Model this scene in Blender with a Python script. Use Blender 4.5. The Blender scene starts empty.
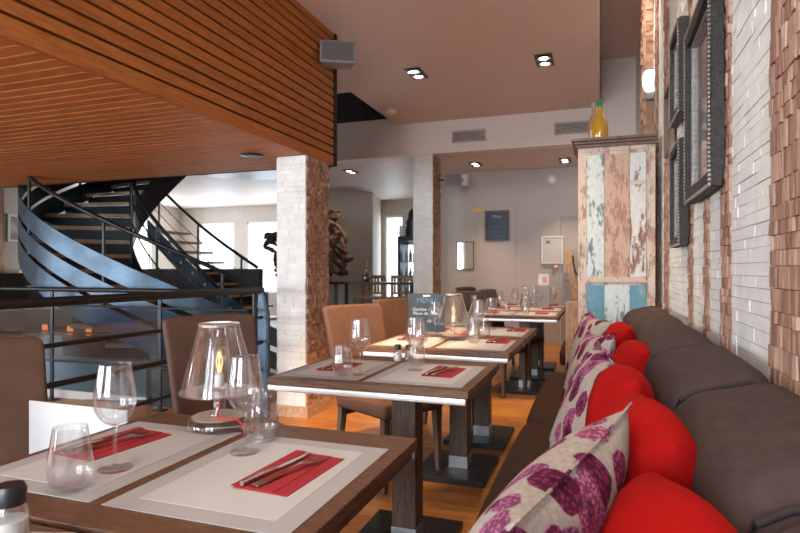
import bpy, bmesh, math, random
from mathutils import Vector, Matrix, noise
R = math.radians
rnd = random.Random(7)
C = bpy.context.scene.collection

# ------------------------------------------------------------------ helpers
class MB:
    """collects geometry; build() links it as one mesh object"""
    def __init__(s): s.v = []; s.f = []; s.m = []; s.mi = 0
    def add(s, vs, fs, M=None):
        n = len(s.v)
        s.v += [tuple(M @ Vector(v)) if M else tuple(v) for v in vs]
        for f in fs: s.f.append([i + n for i in f]); s.m.append(s.mi)
        return s
    def box(s, x0, x1, y0, y1, z0, z1, M=None):
        v = [(x, y, z) for x in (x0, x1) for y in (y0, y1) for z in (z0, z1)]
        return s.add(v, [(0, 1, 3, 2), (4, 6, 7, 5), (0, 4, 5, 1), (2, 3, 7, 6), (0, 2, 6, 4), (1, 5, 7, 3)], M)
    def taper(s, c0, h0, c1, h1, M=None):
        """four-sided bar from centre c0 (half sizes h0) to c1 (half sizes h1)"""
        v = [(c0[0] + a * h0[0], c0[1] + b * h0[1], c0[2]) for a, b in ((-1, -1), (1, -1), (1, 1), (-1, 1))]
        v += [(c1[0] + a * h1[0], c1[1] + b * h1[1], c1[2]) for a, b in ((-1, -1), (1, -1), (1, 1), (-1, 1))]
        return s.add(v, [(3, 2, 1, 0), (4, 5, 6, 7), (0, 1, 5, 4), (1, 2, 6, 5), (2, 3, 7, 6), (3, 0, 4, 7)], M)
    def lathe(s, prof, n=32, M=None, cap=True):
        v = []; f = []
        for r, z in prof:
            for k in range(n):
                a = 2 * math.pi * k / n; v.append((r * math.cos(a), r * math.sin(a), z))
        for i in range(len(prof) - 1):
            for k in range(n):
                k2 = (k + 1) % n
                f.append((i * n + k, i * n + k2, (i + 1) * n + k2, (i + 1) * n + k))
        if cap:
            if prof[0][0] > 1e-6: f.append(tuple(range(n - 1, -1, -1)))
            if prof[-1][0] > 1e-6: f.append(tuple((len(prof) - 1) * n + k for k in range(n)))
        return s.add(v, f, M)
    def tube(s, pts, r, n=8, M=None):
        pts = [Vector(p) for p in pts]; v = []; f = []
        for i, p in enumerate(pts):
            t = (pts[min(i + 1, len(pts) - 1)] - pts[max(i - 1, 0)]).normalized()
            up = Vector((0, 0, 1)) if abs(t.z) < .9 else Vector((1, 0, 0))
            a = t.cross(up).normalized(); b = a.cross(t)
            rr = r[i] if isinstance(r, (list, tuple)) else r
            for k in range(n):
                w = 2 * math.pi * k / n; q = p + a * math.cos(w) * rr + b * math.sin(w) * rr; v.append(tuple(q))
        for i in range(len(pts) - 1):
            for k in range(n):
                k2 = (k + 1) % n; f.append((i * n + k, (i + 1) * n + k, (i + 1) * n + k2, i * n + k2))
        f.append(tuple(range(n))); f.append(tuple((len(pts) - 1) * n + k for k in range(n - 1, -1, -1)))
        return s.add(v, f, M)
    def build(s, name, mats, parent=None, bevel=0, seg=2, smooth=None, loc=None, rotz=0, sub=0):
        me = bpy.data.meshes.new(name); me.from_pydata(s.v, [], s.f)
        mats = mats if isinstance(mats, (list, tuple)) else [mats]
        for m in mats: me.materials.append(m)
        if len(mats) > 1: me.polygons.foreach_set('material_index', s.m)
        bm = bmesh.new(); bm.from_mesh(me)
        bmesh.ops.remove_doubles(bm, verts=bm.verts, dist=1e-6)
        if len(bm.faces) < 30000: bmesh.ops.recalc_face_normals(bm, faces=bm.faces)
        bm.to_mesh(me); bm.free()
        if smooth:
            me.shade_smooth(); me.set_sharp_from_angle(angle=R(smooth))
        me.update()
        o = bpy.data.objects.new(name, me); C.objects.link(o)
        if parent: o.parent = parent
        if loc: o.location = loc
        o.rotation_euler.z = rotz
        if bevel:
            b = o.modifiers.new('bevel', 'BEVEL'); b.width = bevel; b.segments = seg; b.limit_method = 'ANGLE'; b.angle_limit = R(40)
            me.shade_smooth(); me.set_sharp_from_angle(angle=R(50)) if seg < 3 else None
            b.harden_normals = seg < 3
        if sub:
            q = o.modifiers.new('sub', 'SUBSURF'); q.levels = sub; q.render_levels = sub
        return o

def empty(name, loc=(0, 0, 0), rz=0):
    o = bpy.data.objects.new(name, None); C.objects.link(o); o.location = loc; o.rotation_euler.z = rz
    o.empty_display_size = .1; return o
def tag(o, label, cat, group=None, kind=None):
    o['label'] = label; o['category'] = cat
    if group: o['group'] = group
    if kind: o['kind'] = kind
    return o
def struct(o): o['kind'] = 'structure'; return o
def dup(root, loc, rz, label, group=None, cat=None):
    def cp(o, par):
        c = o.copy(); C.objects.link(c)
        if par: c.parent = par
        for ch in list(o.children): cp(ch, c)
        return c
    r = cp(root, None); r.location = loc; r.rotation_euler.z = rz; r['label'] = label
    if group: r['group'] = group
    if cat: r['category'] = cat
    return r

# ------------------------------------------------------------------ materials
def nodes(name):
    m = bpy.data.materials.new(name); m.use_nodes = True
    nt = m.node_tree; b = nt.nodes['Principled BSDF']; return m, nt, b
def coord(nt, scale=(1, 1, 1)):
    t = nt.nodes.new('ShaderNodeTexCoord'); mp = nt.nodes.new('ShaderNodeMapping')
    mp.inputs['Scale'].default_value = scale; nt.links.new(t.outputs['Object'], mp.inputs[0]); return mp.outputs[0]
def noise_fac(nt, vec, scale, detail=4, rough=.55):
    n = nt.nodes.new('ShaderNodeTexNoise'); n.inputs['Scale'].default_value = scale
    n.inputs['Detail'].default_value = detail; n.inputs['Roughness'].default_value = rough
    nt.links.new(vec, n.inputs['Vector']); return n.outputs['Fac']
def ramp(nt, fac, stops):
    r = nt.nodes.new('ShaderNodeValToRGB'); e = r.color_ramp.elements
    while len(e) < len(stops): e.new(.5)
    for i, (p, c) in enumerate(stops): e[i].position = p; e[i].color = (*c, 1)
    nt.links.new(fac, r.inputs[0]); return r.outputs[0]
def mixc(nt, fac, a, b, mode='MIX'):
    x = nt.nodes.new('ShaderNodeMix'); x.data_type = 'RGBA'; x.blend_type = mode
    for inp, val in ((x.inputs[0], fac), (x.inputs[6], a), (x.inputs[7], b)):
        if isinstance(val, (int, float)): inp.default_value = val
        elif isinstance(val, tuple): inp.default_value = (*val, 1)
        else: nt.links.new(val, inp)
    return x.outputs[2]
def bump(nt, b, h, strength=.3, dist=.01):
    n = nt.nodes.new('ShaderNodeBump'); n.inputs['Strength'].default_value = strength; n.inputs['Distance'].default_value = dist
    nt.links.new(h, n.inputs['Height']); nt.links.new(n.outputs[0], b.inputs['Normal'])
def plain(name, col, rough=.5, metal=0, var=.12, scale=8, bmp=0, bscale=60, coat=0, stretch=(1, 1, 1), sheen=0, spec=None):
    m, nt, b = nodes(name)
    v = coord(nt, stretch); f = noise_fac(nt, v, scale)
    lo = tuple(c * (1 - var) for c in col); hi = tuple(min(1, c * (1 + var)) for c in col)
    nt.links.new(ramp(nt, f, [(.3, lo), (.7, hi)]), b.inputs['Base Color'])
    b.inputs['Roughness'].default_value = rough; b.inputs['Metallic'].default_value = metal
    b.inputs['Coat Weight'].default_value = coat; b.inputs['Sheen Weight'].default_value = sheen
    if spec is not None: b.inputs['Specular IOR Level'].default_value = spec
    if bmp: bump(nt, b, noise_fac(nt, v, bscale, 3), bmp)
    return m
def wood(name, dark, light, scale=6, stretch=(1, 12, 12), rough=.45, bmp=.25, mid=None, island=0):
    m, nt, b = nodes(name); v = coord(nt, stretch)
    f = noise_fac(nt, v, scale, 6, .65); f2 = noise_fac(nt, v, scale * 4, 3, .6)
    mt = nt.nodes.new('ShaderNodeMath'); mt.operation = 'ADD'; mm = nt.nodes.new('ShaderNodeMath'); mm.operation = 'MULTIPLY'; mm.inputs[1].default_value = .35
    nt.links.new(f2, mm.inputs[0]); nt.links.new(f, mt.inputs[0]); nt.links.new(mm.outputs[0], mt.inputs[1])
    col = ramp(nt, mt.outputs[0], [(.5, dark), (.85, light)])
    if island:
        g = nt.nodes.new('ShaderNodeNewGeometry')
        c2 = ramp(nt, g.outputs['Random Per Island'], [(0, (1 - island,) * 3), (1, (1, 1, 1))])
        col = mixc(nt, 1.0, col, c2, 'MULTIPLY')
    nt.links.new(col, b.inputs['Base Color']); b.inputs['Roughness'].default_value = rough
    bump(nt, b, mt.outputs[0], bmp, .004); return m
def bricks(name, a, b_, c_, rough=.85, nscale=9):
    m, nt, b = nodes(name); g = nt.nodes.new('ShaderNodeNewGeometry')
    col = ramp(nt, g.outputs['Random Per Island'], [(0, a), (.55, b_), (1, c_)])
    v = coord(nt); f = noise_fac(nt, v, nscale, 5, .7)
    col = mixc(nt, 1.0, col, ramp(nt, f, [(.3, (.86, .85, .84)), (.6, (1, 1, 1))]), 'MULTIPLY')
    nt.links.new(col, b.inputs['Base Color']); b.inputs['Roughness'].default_value = rough
    bump(nt, b, noise_fac(nt, v, 45, 4, .6), .35, .006); return m
def clear(name, tint=(1, 1, 1), boost=1.3, rough=.0, ior=1.5):
    m = bpy.data.materials.new(name); m.use_nodes = True; nt = m.node_tree; nt.nodes.clear()
    o = nt.nodes.new('ShaderNodeOutputMaterial'); mx = nt.nodes.new('ShaderNodeMixShader')
    t = nt.nodes.new('ShaderNodeBsdfTransparent'); t.inputs[0].default_value = (*tint, 1)
    g = nt.nodes.new('ShaderNodeBsdfGlossy'); g.inputs['Roughness'].default_value = rough; g.inputs[0].default_value = (1, 1, 1, 1)
    fr = nt.nodes.new('ShaderNodeLayerWeight'); fr.inputs[0].default_value = .5
    pw = nt.nodes.new('ShaderNodeMath'); pw.operation = 'POWER'; pw.inputs[1].default_value = 3.2; nt.links.new(fr.outputs['Facing'], pw.inputs[0])
    mu = nt.nodes.new('ShaderNodeMath'); mu.operation = 'MULTIPLY_ADD'; mu.inputs[1].default_value = .42 * boost; mu.inputs[2].default_value = .035 * boost; mu.use_clamp = True
    nt.links.new(pw.outputs[0], mu.inputs[0]); nt.links.new(mu.outputs[0], mx.inputs[0])
    nt.links.new(t.outputs[0], mx.inputs[1]); nt.links.new(g.outputs[0], mx.inputs[2]); nt.links.new(mx.outputs[0], o.inputs[0]); return m
def emit(name, col, s):
    m = bpy.data.materials.new(name); m.use_nodes = True; nt = m.node_tree; nt.nodes.clear()
    o = nt.nodes.new('ShaderNodeOutputMaterial'); e = nt.nodes.new('ShaderNodeEmission')
    e.inputs[0].default_value = (*col, 1); e.inputs[1].default_value = s; nt.links.new(e.outputs[0], o.inputs[0]); return m

def real_glass(name, mixf=.5):
    m = clear(name, (.985, .985, .985), 1.4); nt = m.node_tree
    out = [n for n in nt.nodes if n.type == 'OUTPUT_MATERIAL'][0]; mx = [n for n in nt.nodes if n.type == 'MIX_SHADER'][0]
    g = nt.nodes.new('ShaderNodeBsdfGlass'); g.inputs['IOR'].default_value = 1.45; g.inputs['Roughness'].default_value = 0; g.inputs[0].default_value = (1, 1, 1, 1)
    m2 = nt.nodes.new('ShaderNodeMixShader'); m2.inputs[0].default_value = mixf
    nt.links.new(mx.outputs[0], m2.inputs[1]); nt.links.new(g.outputs[0], m2.inputs[2]); nt.links.new(m2.outputs[0], out.inputs[0]); return m
M = {}
M['ceil'] = plain('ceiling_paint', (.74, .60, .54), .55, var=.03, scale=1.5)
M['beam'] = plain('beam_paint', (.84, .77, .72), .7, var=.03, scale=2)
M['grey'] = plain('grey_wall_paint', (.50, .47, .455), .7, var=.04, scale=1.5)
M['cream'] = plain('cream_plaster', (.62, .55, .47), .8, var=.06, scale=2)
M['darkroom'] = plain('unlit_dark', (.05, .048, .05), .9)  # dark tone stands in for the unlit stairwell and low partition
M['whitebrick'] = bricks('white_painted_brick', (.80, .81, .78), (.84, .84, .81), (.87, .87, .84))
M['brownstone'] = bricks('brown_slate', (.27, .14, .095), (.42, .245, .17), (.57, .38, .28))
M['wallback'] = plain('mortar', (.5, .45, .4), .9)
M['brownback'] = plain('brown_mortar', (.2, .11, .08), .9)
M['soffit'] = wood('orange_cladding_wood', (.33, .088, .012), (.52, .175, .03), 5, (12, 1, 12), .55, .15, island=.2)
M['soffitx'] = wood('orange_slat_wood', (.38, .11, .014), (.62, .235, .045), 5, (1, 12, 12), .55, .15, island=.22)
M['stair_dark'] = plain('shaded_stair_floor', (.05, .042, .038), .5)
M['ventgrey'] = plain('vent_grey', (.55, .5, .46), .5)
M['gap'] = plain('black_gap', (.012, .01, .01), .8)
M['tabletop'] = wood('smoked_oak', (.05, .021, .010), (.185, .082, .036), 7, (2.5, 26, 20), .42, .35)
M['tablewood'] = wood('grey_brown_oak', (.065, .047, .036), (.15, .11, .085), 6, (14, 14, 1.5), .5, .25)
M['alu'] = plain('brushed_aluminium', (.86, .87, .89), .42, .85, .03)
M['shoe'] = plain('brushed_steel_shoe', (.62, .66, .72), .35, .9, .04)
M['darksteel'] = plain('dark_steel', (.035, .035, .04), .4, .6)
M['chrome'] = plain('chrome', (.8, .8, .82), .12, 1, .02)
M['steelblue'] = plain('raw_blue_steel', (.055, .088, .125), .38, .55, .55, 3.5)
M['blackrail'] = plain('black_rail', (.018, .018, .02), .35, .4)
M['teal'] = plain('teal_paint', (.03, .065, .08), .4, .2)
M['tread'] = wood('tread_wood', (.36, .22, .13), (.6, .42, .28), 6, (6, 6, 6), .5)
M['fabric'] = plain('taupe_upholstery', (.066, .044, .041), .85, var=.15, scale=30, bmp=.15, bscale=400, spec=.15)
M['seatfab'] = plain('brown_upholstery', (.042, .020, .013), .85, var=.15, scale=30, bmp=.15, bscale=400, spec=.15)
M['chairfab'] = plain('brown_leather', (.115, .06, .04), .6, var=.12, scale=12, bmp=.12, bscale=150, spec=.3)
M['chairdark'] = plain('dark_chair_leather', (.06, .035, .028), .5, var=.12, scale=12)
M['crease_dark'] = plain('crease_dark', (.018, .012, .011), .8)
M['chairleg'] = wood('chair_leg_wood', (.06, .04, .03), (.13, .09, .07), 6, (10, 10, 1), .5)
M['red'] = plain('red_cotton', (.34, .005, .004), .9, var=.12, scale=6, bmp=.2, bscale=250, spec=.1)
M['napkin'] = plain('red_paper_napkin', (.33, .014, .022), .85, var=.06, bmp=.1, bscale=300)
M['white'] = plain('white_plastic', (.8, .8, .79), .4, var=.02)
M['paper'] = plain('white_paper', (.62, .63, .65), .7, var=.02)
M['steel'] = plain('cutlery_steel', (.62, .58, .54), .18, 1, .05)
M['glass'] = real_glass('clear_glass', .10)
M['pane'] = clear('window_pane', (.95, .97, .98), 1.0)
M['tealglass'] = clear('tinted_balustrade_glass', (.5, .62, .68), 1.2)
M['black'] = plain('black_plastic', (.015, .015, .017), .35)
M['greyplastic'] = plain('grey_speaker_shell', (.26, .25, .25), .5, var=.04)
M['grille'] = plain('speaker_grille', (.15, .15, .15), .5, .3, .1, 300, .4, 500)
M['salt'] = plain('white_salt', (.85, .84, .8), .8)
M['pepper'] = plain('ground_pepper', (.12, .09, .07), .9, var=.4, scale=200)
M['redcable'] = plain('red_cable', (.65, .03, .02), .4)
M['oldwood'] = wood('sun_worn_pine', (.34, .18, .11), (.62, .42, .29), 5, (10, 10, 1.2), .7, .4)
M['drift'] = wood('driftwood', (.03, .014, .009), (.11, .06, .038), 5, (2, 2, 8), .8, .6)
M['slatwood'] = wood('slatted_pine', (.28, .14, .07), (.5, .3, .17), 5, (10, 10, 1.2), .6)
M['liqueur'] = clear('golden_liqueur_glass', (.80, .50, .03), 1.3)
M['liqueur_fill'] = plain('golden_liqueur', (.52, .27, .015), .15, coat=.6)
M['rose'] = plain('rose_liqueur', (.42, .19, .10), .2, coat=.6)
M['greenglass'] = plain('dark_green_glass', (.012, .035, .02), .1, coat=.5)
M['greencap'] = plain('green_cap', (.01, .23, .09), .4)
M['label'] = plain('paper_label', (.6, .5, .35), .7)
M['yellow'] = plain('yellow_sticker', (.75, .55, .06), .6)
M['slate'] = plain('chalkboard_slate', (.018, .032, .052), .45, var=.3, scale=10)
M['chalk'] = plain('chalk', (.42, .55, .68), .9)
M['paleblue'] = plain('chalk_blue', (.09, .2, .33), .9)
M['frame'] = plain('carved_dark_pewter_frame', (.035, .028, .026), .6, 0, .5, 60, .6, 130)
M['framesilver'] = plain('silver_beading', (.34, .32, .30), .4, .5, .4, 90, .6, 160)
M['framewood'] = plain('brown_frame_wood', (.16, .09, .06), .5, var=.25, scale=20)
M['rock'] = plain('brown_rock', (.3, .17, .11), .85, var=.5, scale=3, bmp=.6, bscale=12)
M['plant'] = plain('plant_leaf', (.03, .09, .045), .5)
M['bulbglow'] = emit('downlight_glow', (1, .80, .58), 22)
M['filament'] = emit('filament_glow', (1, .62, .25), 2)
M['warmlamp'] = emit('wall_lamp_glow', (.92, .96, 1), 1.2)
M['orange_reflection'] = emit('orange_reflection_glow', (1, .2, .04), 1.6)

def floor_mat():
    m, nt, b = nodes('orange_plank_floor')
    v = coord(nt, (1, 1, 1))
    br = nt.nodes.new('ShaderNodeTexBrick'); br.inputs['Scale'].default_value = 1
    br.inputs['Brick Width'].default_value = 1.9; br.inputs['Row Height'].default_value = .14
    br.inputs['Mortar Size'].default_value = .0018; br.inputs['Mortar'].default_value = (.10, .035, .01, 1)
    br.inputs['Color1'].default_value = (.46, .17, .034, 1); br.inputs['Color2'].default_value = (.62, .27, .06, 1)
    nt.links.new(v, br.inputs['Vector'])
    v2 = coord(nt, (2, 22, 1)); f = noise_fac(nt, v2, 3, 6, .6)
    c = mixc(nt, 1.0, br.outputs['Color'], ramp(nt, f, [(.3, (.6, .55, .5)), (.65, (1, 1, 1))]), 'MULTIPLY')
    f2 = noise_fac(nt, coord(nt, (3, 5, 1)), 2.2, 5, .7)
    c = mixc(nt, ramp(nt, f2, [(.60, (0, 0, 0)), (.66, (1, 1, 1))]), c, (.17, .06, .02))
    nt.links.new(c, b.inputs['Base Color']); b.inputs['Roughness'].default_value = .35; bump(nt, b, f, .12, .003); return m
M['floor'] = floor_mat()

def mat_weave():
    m, nt, b = nodes('woven_placemat'); v = coord(nt)
    w = nt.nodes.new('ShaderNodeTexWave'); w.inputs['Scale'].default_value = 160; w.bands_direction = 'X'; nt.links.new(v, w.inputs[0])
    w2 = nt.nodes.new('ShaderNodeTexWave'); w2.inputs['Scale'].default_value = 160; w2.bands_direction = 'Y'; nt.links.new(v, w2.inputs[0])
    a = nt.nodes.new('ShaderNodeMath'); a.operation = 'ADD'; nt.links.new(w.outputs['Fac'], a.inputs[0]); nt.links.new(w2.outputs['Fac'], a.inputs[1])
    nt.links.new(ramp(nt, a.outputs[0], [(0, (.41, .40, .405)), (1, (.53, .515, .52))]), b.inputs['Base Color'])
    b.inputs['Roughness'].default_value = .75; bump(nt, b, a.outputs[0], .2, .001); return m
M['placemat'] = mat_weave()
M['matborder'] = plain('placemat_border', (.38, .365, .37), .7, var=.04)

def distressed(name, paint, bare, amount, seed):
    m, nt, b = nodes(name)
    t = nt.nodes.new('ShaderNodeTexCoord'); mp = nt.nodes.new('ShaderNodeMapping'); mp.inputs['Scale'].default_value = (7, 7, 2.2); mp.inputs['Location'].default_value = (seed, seed * 2, seed * 3)
    nt.links.new(t.outputs['Object'], mp.inputs[0]); v = mp.outputs[0]
    f = noise_fac(nt, v, 2.3, 8, .72); g = noise_fac(nt, v, 9, 5, .7)
    base = ramp(nt, g, [(.35, tuple(c * .55 for c in bare)), (.65, bare)])
    pc = ramp(nt, g, [(.3, tuple(c * .8 for c in paint)), (.6, paint)])
    k = ramp(nt, f, [(amount, (0, 0, 0)), (amount + .04, (1, 1, 1))])
    nt.links.new(mixc(nt, k, base, pc), b.inputs['Base Color']); b.inputs['Roughness'].default_value = .75
    bump(nt, b, f, .5, .01); return m
M['dw1'] = distressed('flaking_white_paint', (.66, .73, .71), (.25, .31, .30), .43, 1)
M['dw2'] = distressed('faded_pink_wood', (.60, .40, .31), (.50, .30, .22), .47, 5)
M['dw3'] = distressed('flaking_cream_paint', (.72, .72, .68), (.36, .2, .14), .42, 9)
M['dw4'] = distressed('flaking_blue_paint', (.15, .34, .44), (.34, .46, .48), .43, 13)
M['stile'] = distressed('pale_worn_pine', (.68, .54, .45), (.5, .33, .24), .43, 17)

def floral():
    m, nt, b = nodes('linen_with_plum_flowers'); v = coord(nt)
    lin = ramp(nt, noise_fac(nt, v, 120, 3), [(.3, (.30, .265, .235)), (.7, (.42, .375, .335))])
    warp = nt.nodes.new('ShaderNodeTexNoise'); warp.inputs['Scale'].default_value = 14; nt.links.new(v, warp.inputs['Vector'])
    sub = nt.nodes.new('ShaderNodeVectorMath'); sub.operation = 'MULTIPLY_ADD'; sub.inputs[1].default_value = (.035,) * 3
    nt.links.new(warp.outputs['Color'], sub.inputs[0]); nt.links.new(v, sub.inputs[2])
    def layer(col_in, scale, thr, stops, off, dots):
        ad = nt.nodes.new('ShaderNodeVectorMath'); ad.operation = 'ADD'; ad.inputs[1].default_value = off; nt.links.new(sub.outputs[0], ad.inputs[0])
        vo = nt.nodes.new('ShaderNodeTexVoronoi'); vo.inputs['Scale'].default_value = scale; vo.inputs['Randomness'].default_value = .8
        nt.links.new(ad.outputs[0], vo.inputs['Vector'])
        mask = ramp(nt, vo.outputs['Distance'], [(thr, (1, 1, 1)), (thr + .02, (0, 0, 0))])
        sep = nt.nodes.new('ShaderNodeSeparateColor'); nt.links.new(vo.outputs['Color'], sep.inputs[0])
        cc = ramp(nt, sep.outputs[0], stops)
        d = nt.nodes.new('ShaderNodeTexVoronoi'); d.inputs['Scale'].default_value = dots; nt.links.new(v, d.inputs['Vector'])
        dm = ramp(nt, d.outputs['Distance'], [(.32, (1.0, 1.0, 1.0)), (.5, (.35, .3, .35))])
        cc = mixc(nt, 1.0, cc, dm, 'MULTIPLY')
        # petals: ring around the middle
        ring = ramp(nt, vo.outputs['Distance'], [(thr * .35, (.35, .2, .3)), (thr * .45, (1, 1, 1))])
        cc = mixc(nt, .8, cc, ring, 'MULTIPLY')
        return mixc(nt, mask, col_in, cc)
    c1 = layer(lin, 9.5, .43, [(0, (.60, .20, .33)), (.5, (.48, .13, .27)), (1, (.36, .14, .28))], (.3, .1, .7), 150)
    c2 = layer(c1, 9.5, .39, [(0, (.13, .015, .05)), (.45, (.24, .03, .1)), (1, (.36, .06, .16))], (0, 0, 0), 110)
    nt.links.new(c2, b.inputs['Base Color']); b.inputs['Roughness'].default_value = .85; b.inputs['Specular IOR Level'].default_value = .15
    bump(nt, b, noise_fac(nt, v, 300, 2), .2, .002); return m
M['floral'] = floral()

def picture_mat(name, a, b_, c_, scale=5):
    m, nt, b = nodes(name); v = coord(nt, (1, 1, 1)); f = noise_fac(nt, v, scale, 5, .6)
    nt.links.new(ramp(nt, f, [(.35, a), (.5, b_), (.62, c_)]), b.inputs['Base Color']); b.inputs['Roughness'].default_value = .2
    b.inputs['Coat Weight'].default_value = .5; return m
M['picture'] = picture_mat('picture_print', (.28, .17, .14), (.40, .32, .29), (.50, .46, .42))
M['picture2'] = picture_mat('pale_print', (.30, .24, .21), (.45, .40, .37), (.6, .58, .56), 8)

# ------------------------------------------------------------------ camera
cam = bpy.data.cameras.new('camera'); camo = bpy.data.objects.new('camera', cam); C.objects.link(camo)
cam.sensor_width = 36; cam.lens = 570 / 800 * 36; cam.shift_y = 3.5 / 800; cam.clip_start = .05
YAW = math.atan(200 / 570)
camo.location = (0, 0, 1.18); camo.rotation_euler = (R(90), 0, YAW)
cam.dof.use_dof = True; cam.dof.focus_distance = 1.5; cam.dof.aperture_fstop = 9
bpy.context.scene.camera = camo

# ------------------------------------------------------------------ brickwork
def brickwork(mb, o, u, n, w, h, bw, bh, dep, seed, thick=.006, vary=.5, slant=0):
    """rows of thin stones on a vertical face: o lower corner, u along, n outward"""
    rr = random.Random(seed); o = Vector(o); u = Vector(u); n = Vector(n); z = 0
    while z < h - .004:
        rh = min(bh * rr.uniform(1 - vary * .5, 1 + vary * .5), h - z); x = -rr.uniform(0, bw * .6)
        while x < w:
            L = bw * rr.uniform(1 - vary, 1 + vary); a = max(0, x); e = min(w, x + L)
            if e - a > .006:
                d = [rr.uniform(0, dep) for _ in range(1)] * 4
                d = [q + rr.uniform(0, dep * .4) for q in d]
                g = .0009
                c = [(a + g, z + g), (e - g, z + g), (e - g, z + rh - g), (a + g, z + rh - g)]
                vs = [o + u * p + Vector((0, 0, q)) for p, q in c]
                vs2 = [vs[i] + n * (thick + d[i]) for i in range(4)]
                mb.add([tuple(q) for q in vs + vs2], [(4, 5, 6, 7), (0, 1, 5, 4), (1, 2, 6, 5), (2, 3, 7, 6), (3, 0, 4, 7)])
            x += L
        z += rh

# ------------------------------------------------------------------ room shell
WX = .43
mb = MB(); mb.box(-10.6, .9, -2.7, 12.9, -.12, 0); struct(mb.build('floor', M['floor']))
mb = MB(); mb.box(-10.6, -2.75, 3.95, 12.4, 0, .004); struct(mb.build('floor_stairwell', M['stair_dark']))  # dark sheet over the floor makes the stair area look shaded
# right wall, brick and stone strips
mb = MB(); mb.box(WX, WX + .25, -2.7, 9.5, 0, 3.95)
mb.mi = 2
strips = [(-2.6, -.2, 0), (-.2, .55, 1), (.55, .95, 0), (.95, 1.71, 1), (1.71, 2.2, 0), (2.2, 2.35, 1), (2.35, 2.61, 0), (2.61, 2.71, 1), (2.71, 3.04, 0), (3.04, 3.17, 1), (3.17, 4.04, 0), (4.04, 4.30, 1), (4.30, 4.75, 0), (4.75, 5.0, 1), (5.0, 9.4, 0)]
mb.mi = 0
for i, (a, b, k) in enumerate(strips):
    if k:
        mb.mi = 2; wide = b - a > .3
        brickwork(mb, (WX, a, 0), (0, 1, 0), (-1, 0, 0), b - a, 3.85, .022 if wide else .03, .05 if wide else .035, .008, 40 + i, .010, .8)
    else:
        mb.mi = 1; brickwork(mb, (WX, a, 0), (0, 1, 0), (-1, 0, 0), b - a, 3.85, .2, .036, .0035, 40 + i, .005, .5)
struct(mb.build('wall_right', [M['wallback'], M['whitebrick'], M['brownstone']]))
# brick pilaster beyond the cabinet
mb = MB(); mb.box(.36, .43, 5.2, 5.5, 0, 3.85); mb.mi = 1
brickwork(mb, (.36, 5.2, 0), (1, 0, 0), (0, -1, 0), .07, 3.85, .06, .05, .012, 91, .01, .6)
brickwork(mb, (.36, 5.2, 0), (0, 1, 0), (-1, 0, 0), .3, 3.85, .06, .05, .012, 92, .01, .6)
struct(mb.build('trim_1', [M['wallback'], M['brownstone']]))

# ceilings
mb = MB()
mb.box(-2.75, .01, -2.7, 7.7, 3.26, 3.36); mb.box(-10.6, -2.75, -2.7, 6.1, 3.26, 3.36)
struct(mb.build('ceiling', M['ceil']))
mb = MB(); mb.box(.01, .9, -2.7, 9.5, 3.85, 3.95); mb.box(-.06, .01, -2.7, 9.5, 3.36, 3.85); mb.box(.0, .012, -2.7, 7.7, 3.26, 3.4)
struct(mb.build('ceiling_cove', M['ceil']))
mb = MB(); mb.box(-10.6, .01, 7.9, 12.9, 2.81, 2.9); struct(mb.build('ceiling_lower', M['ceil']))
mb = MB(); mb.box(-10.6, .01, 7.7, 7.9, 2.81, 3.36); mb.box(.01, .9, 7.7, 7.9, 2.81, 3.95); struct(mb.build('wall_beam', M['beam']))
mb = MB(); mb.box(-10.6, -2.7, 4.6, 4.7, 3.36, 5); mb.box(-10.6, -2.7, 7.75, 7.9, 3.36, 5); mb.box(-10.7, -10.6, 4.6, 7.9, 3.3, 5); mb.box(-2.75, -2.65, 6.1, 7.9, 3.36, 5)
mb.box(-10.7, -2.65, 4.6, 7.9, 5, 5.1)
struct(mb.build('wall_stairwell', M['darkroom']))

# mezzanine clad in orange wood
SX = -2.21; ZB = 2.10; YE = 4.56
mb = MB(); mb.box(-10.6, SX - .03, -2.6, YE - .02, ZB + .03, 3.26); struct(mb.build('wall_mezzanine_core', M['gap']))
mb = MB(); z = ZB
k = 0
while z < 3.25:
    hgt = (.084 if k == 0 else .057); top = min(z + hgt, 3.26)
    y = -2.6
    while y < YE - .02:
        L = rnd.uniform(1.6, 2.6); e = min(y + L, YE - .02)
        mb.box(SX - .028, SX, y, e - .0008, z, top); y = e
    z = top + .015; k += 1
struct(mb.build('wall_mezzanine', M['soffit']))
mb = MB(); y = -2.6
while y < YE - .1:
    x = -10.6
    while x < SX - .03:
        e = min(x + rnd.uniform(1.5, 2.8), SX - .03); mb.box(x, e - .0008, y, y + .071, ZB, ZB + .022); x = e
    y += .084
struct(mb.build('ceiling_mezzanine', M['soffitx']))
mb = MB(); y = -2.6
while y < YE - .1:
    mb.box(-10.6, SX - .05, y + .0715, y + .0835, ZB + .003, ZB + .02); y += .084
M['lit_gap'] = wood('lit_gap_strip', (.62, .40, .22), (.82, .60, .38), 5, (1, 12, 12), .35, .1); struct(mb.build('trim_4', M['lit_gap']))  # pale strips painted as light caught along the slat gaps
mb = MB(); mb.box(SX - .045, SX + .012, YE - .02, YE + .02, ZB - .005, 3.262); mb.box(-10.6, SX + .004, YE - .02, YE + .01, ZB, 3.26); struct(mb.build('trim_2', M['gap']))

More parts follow.
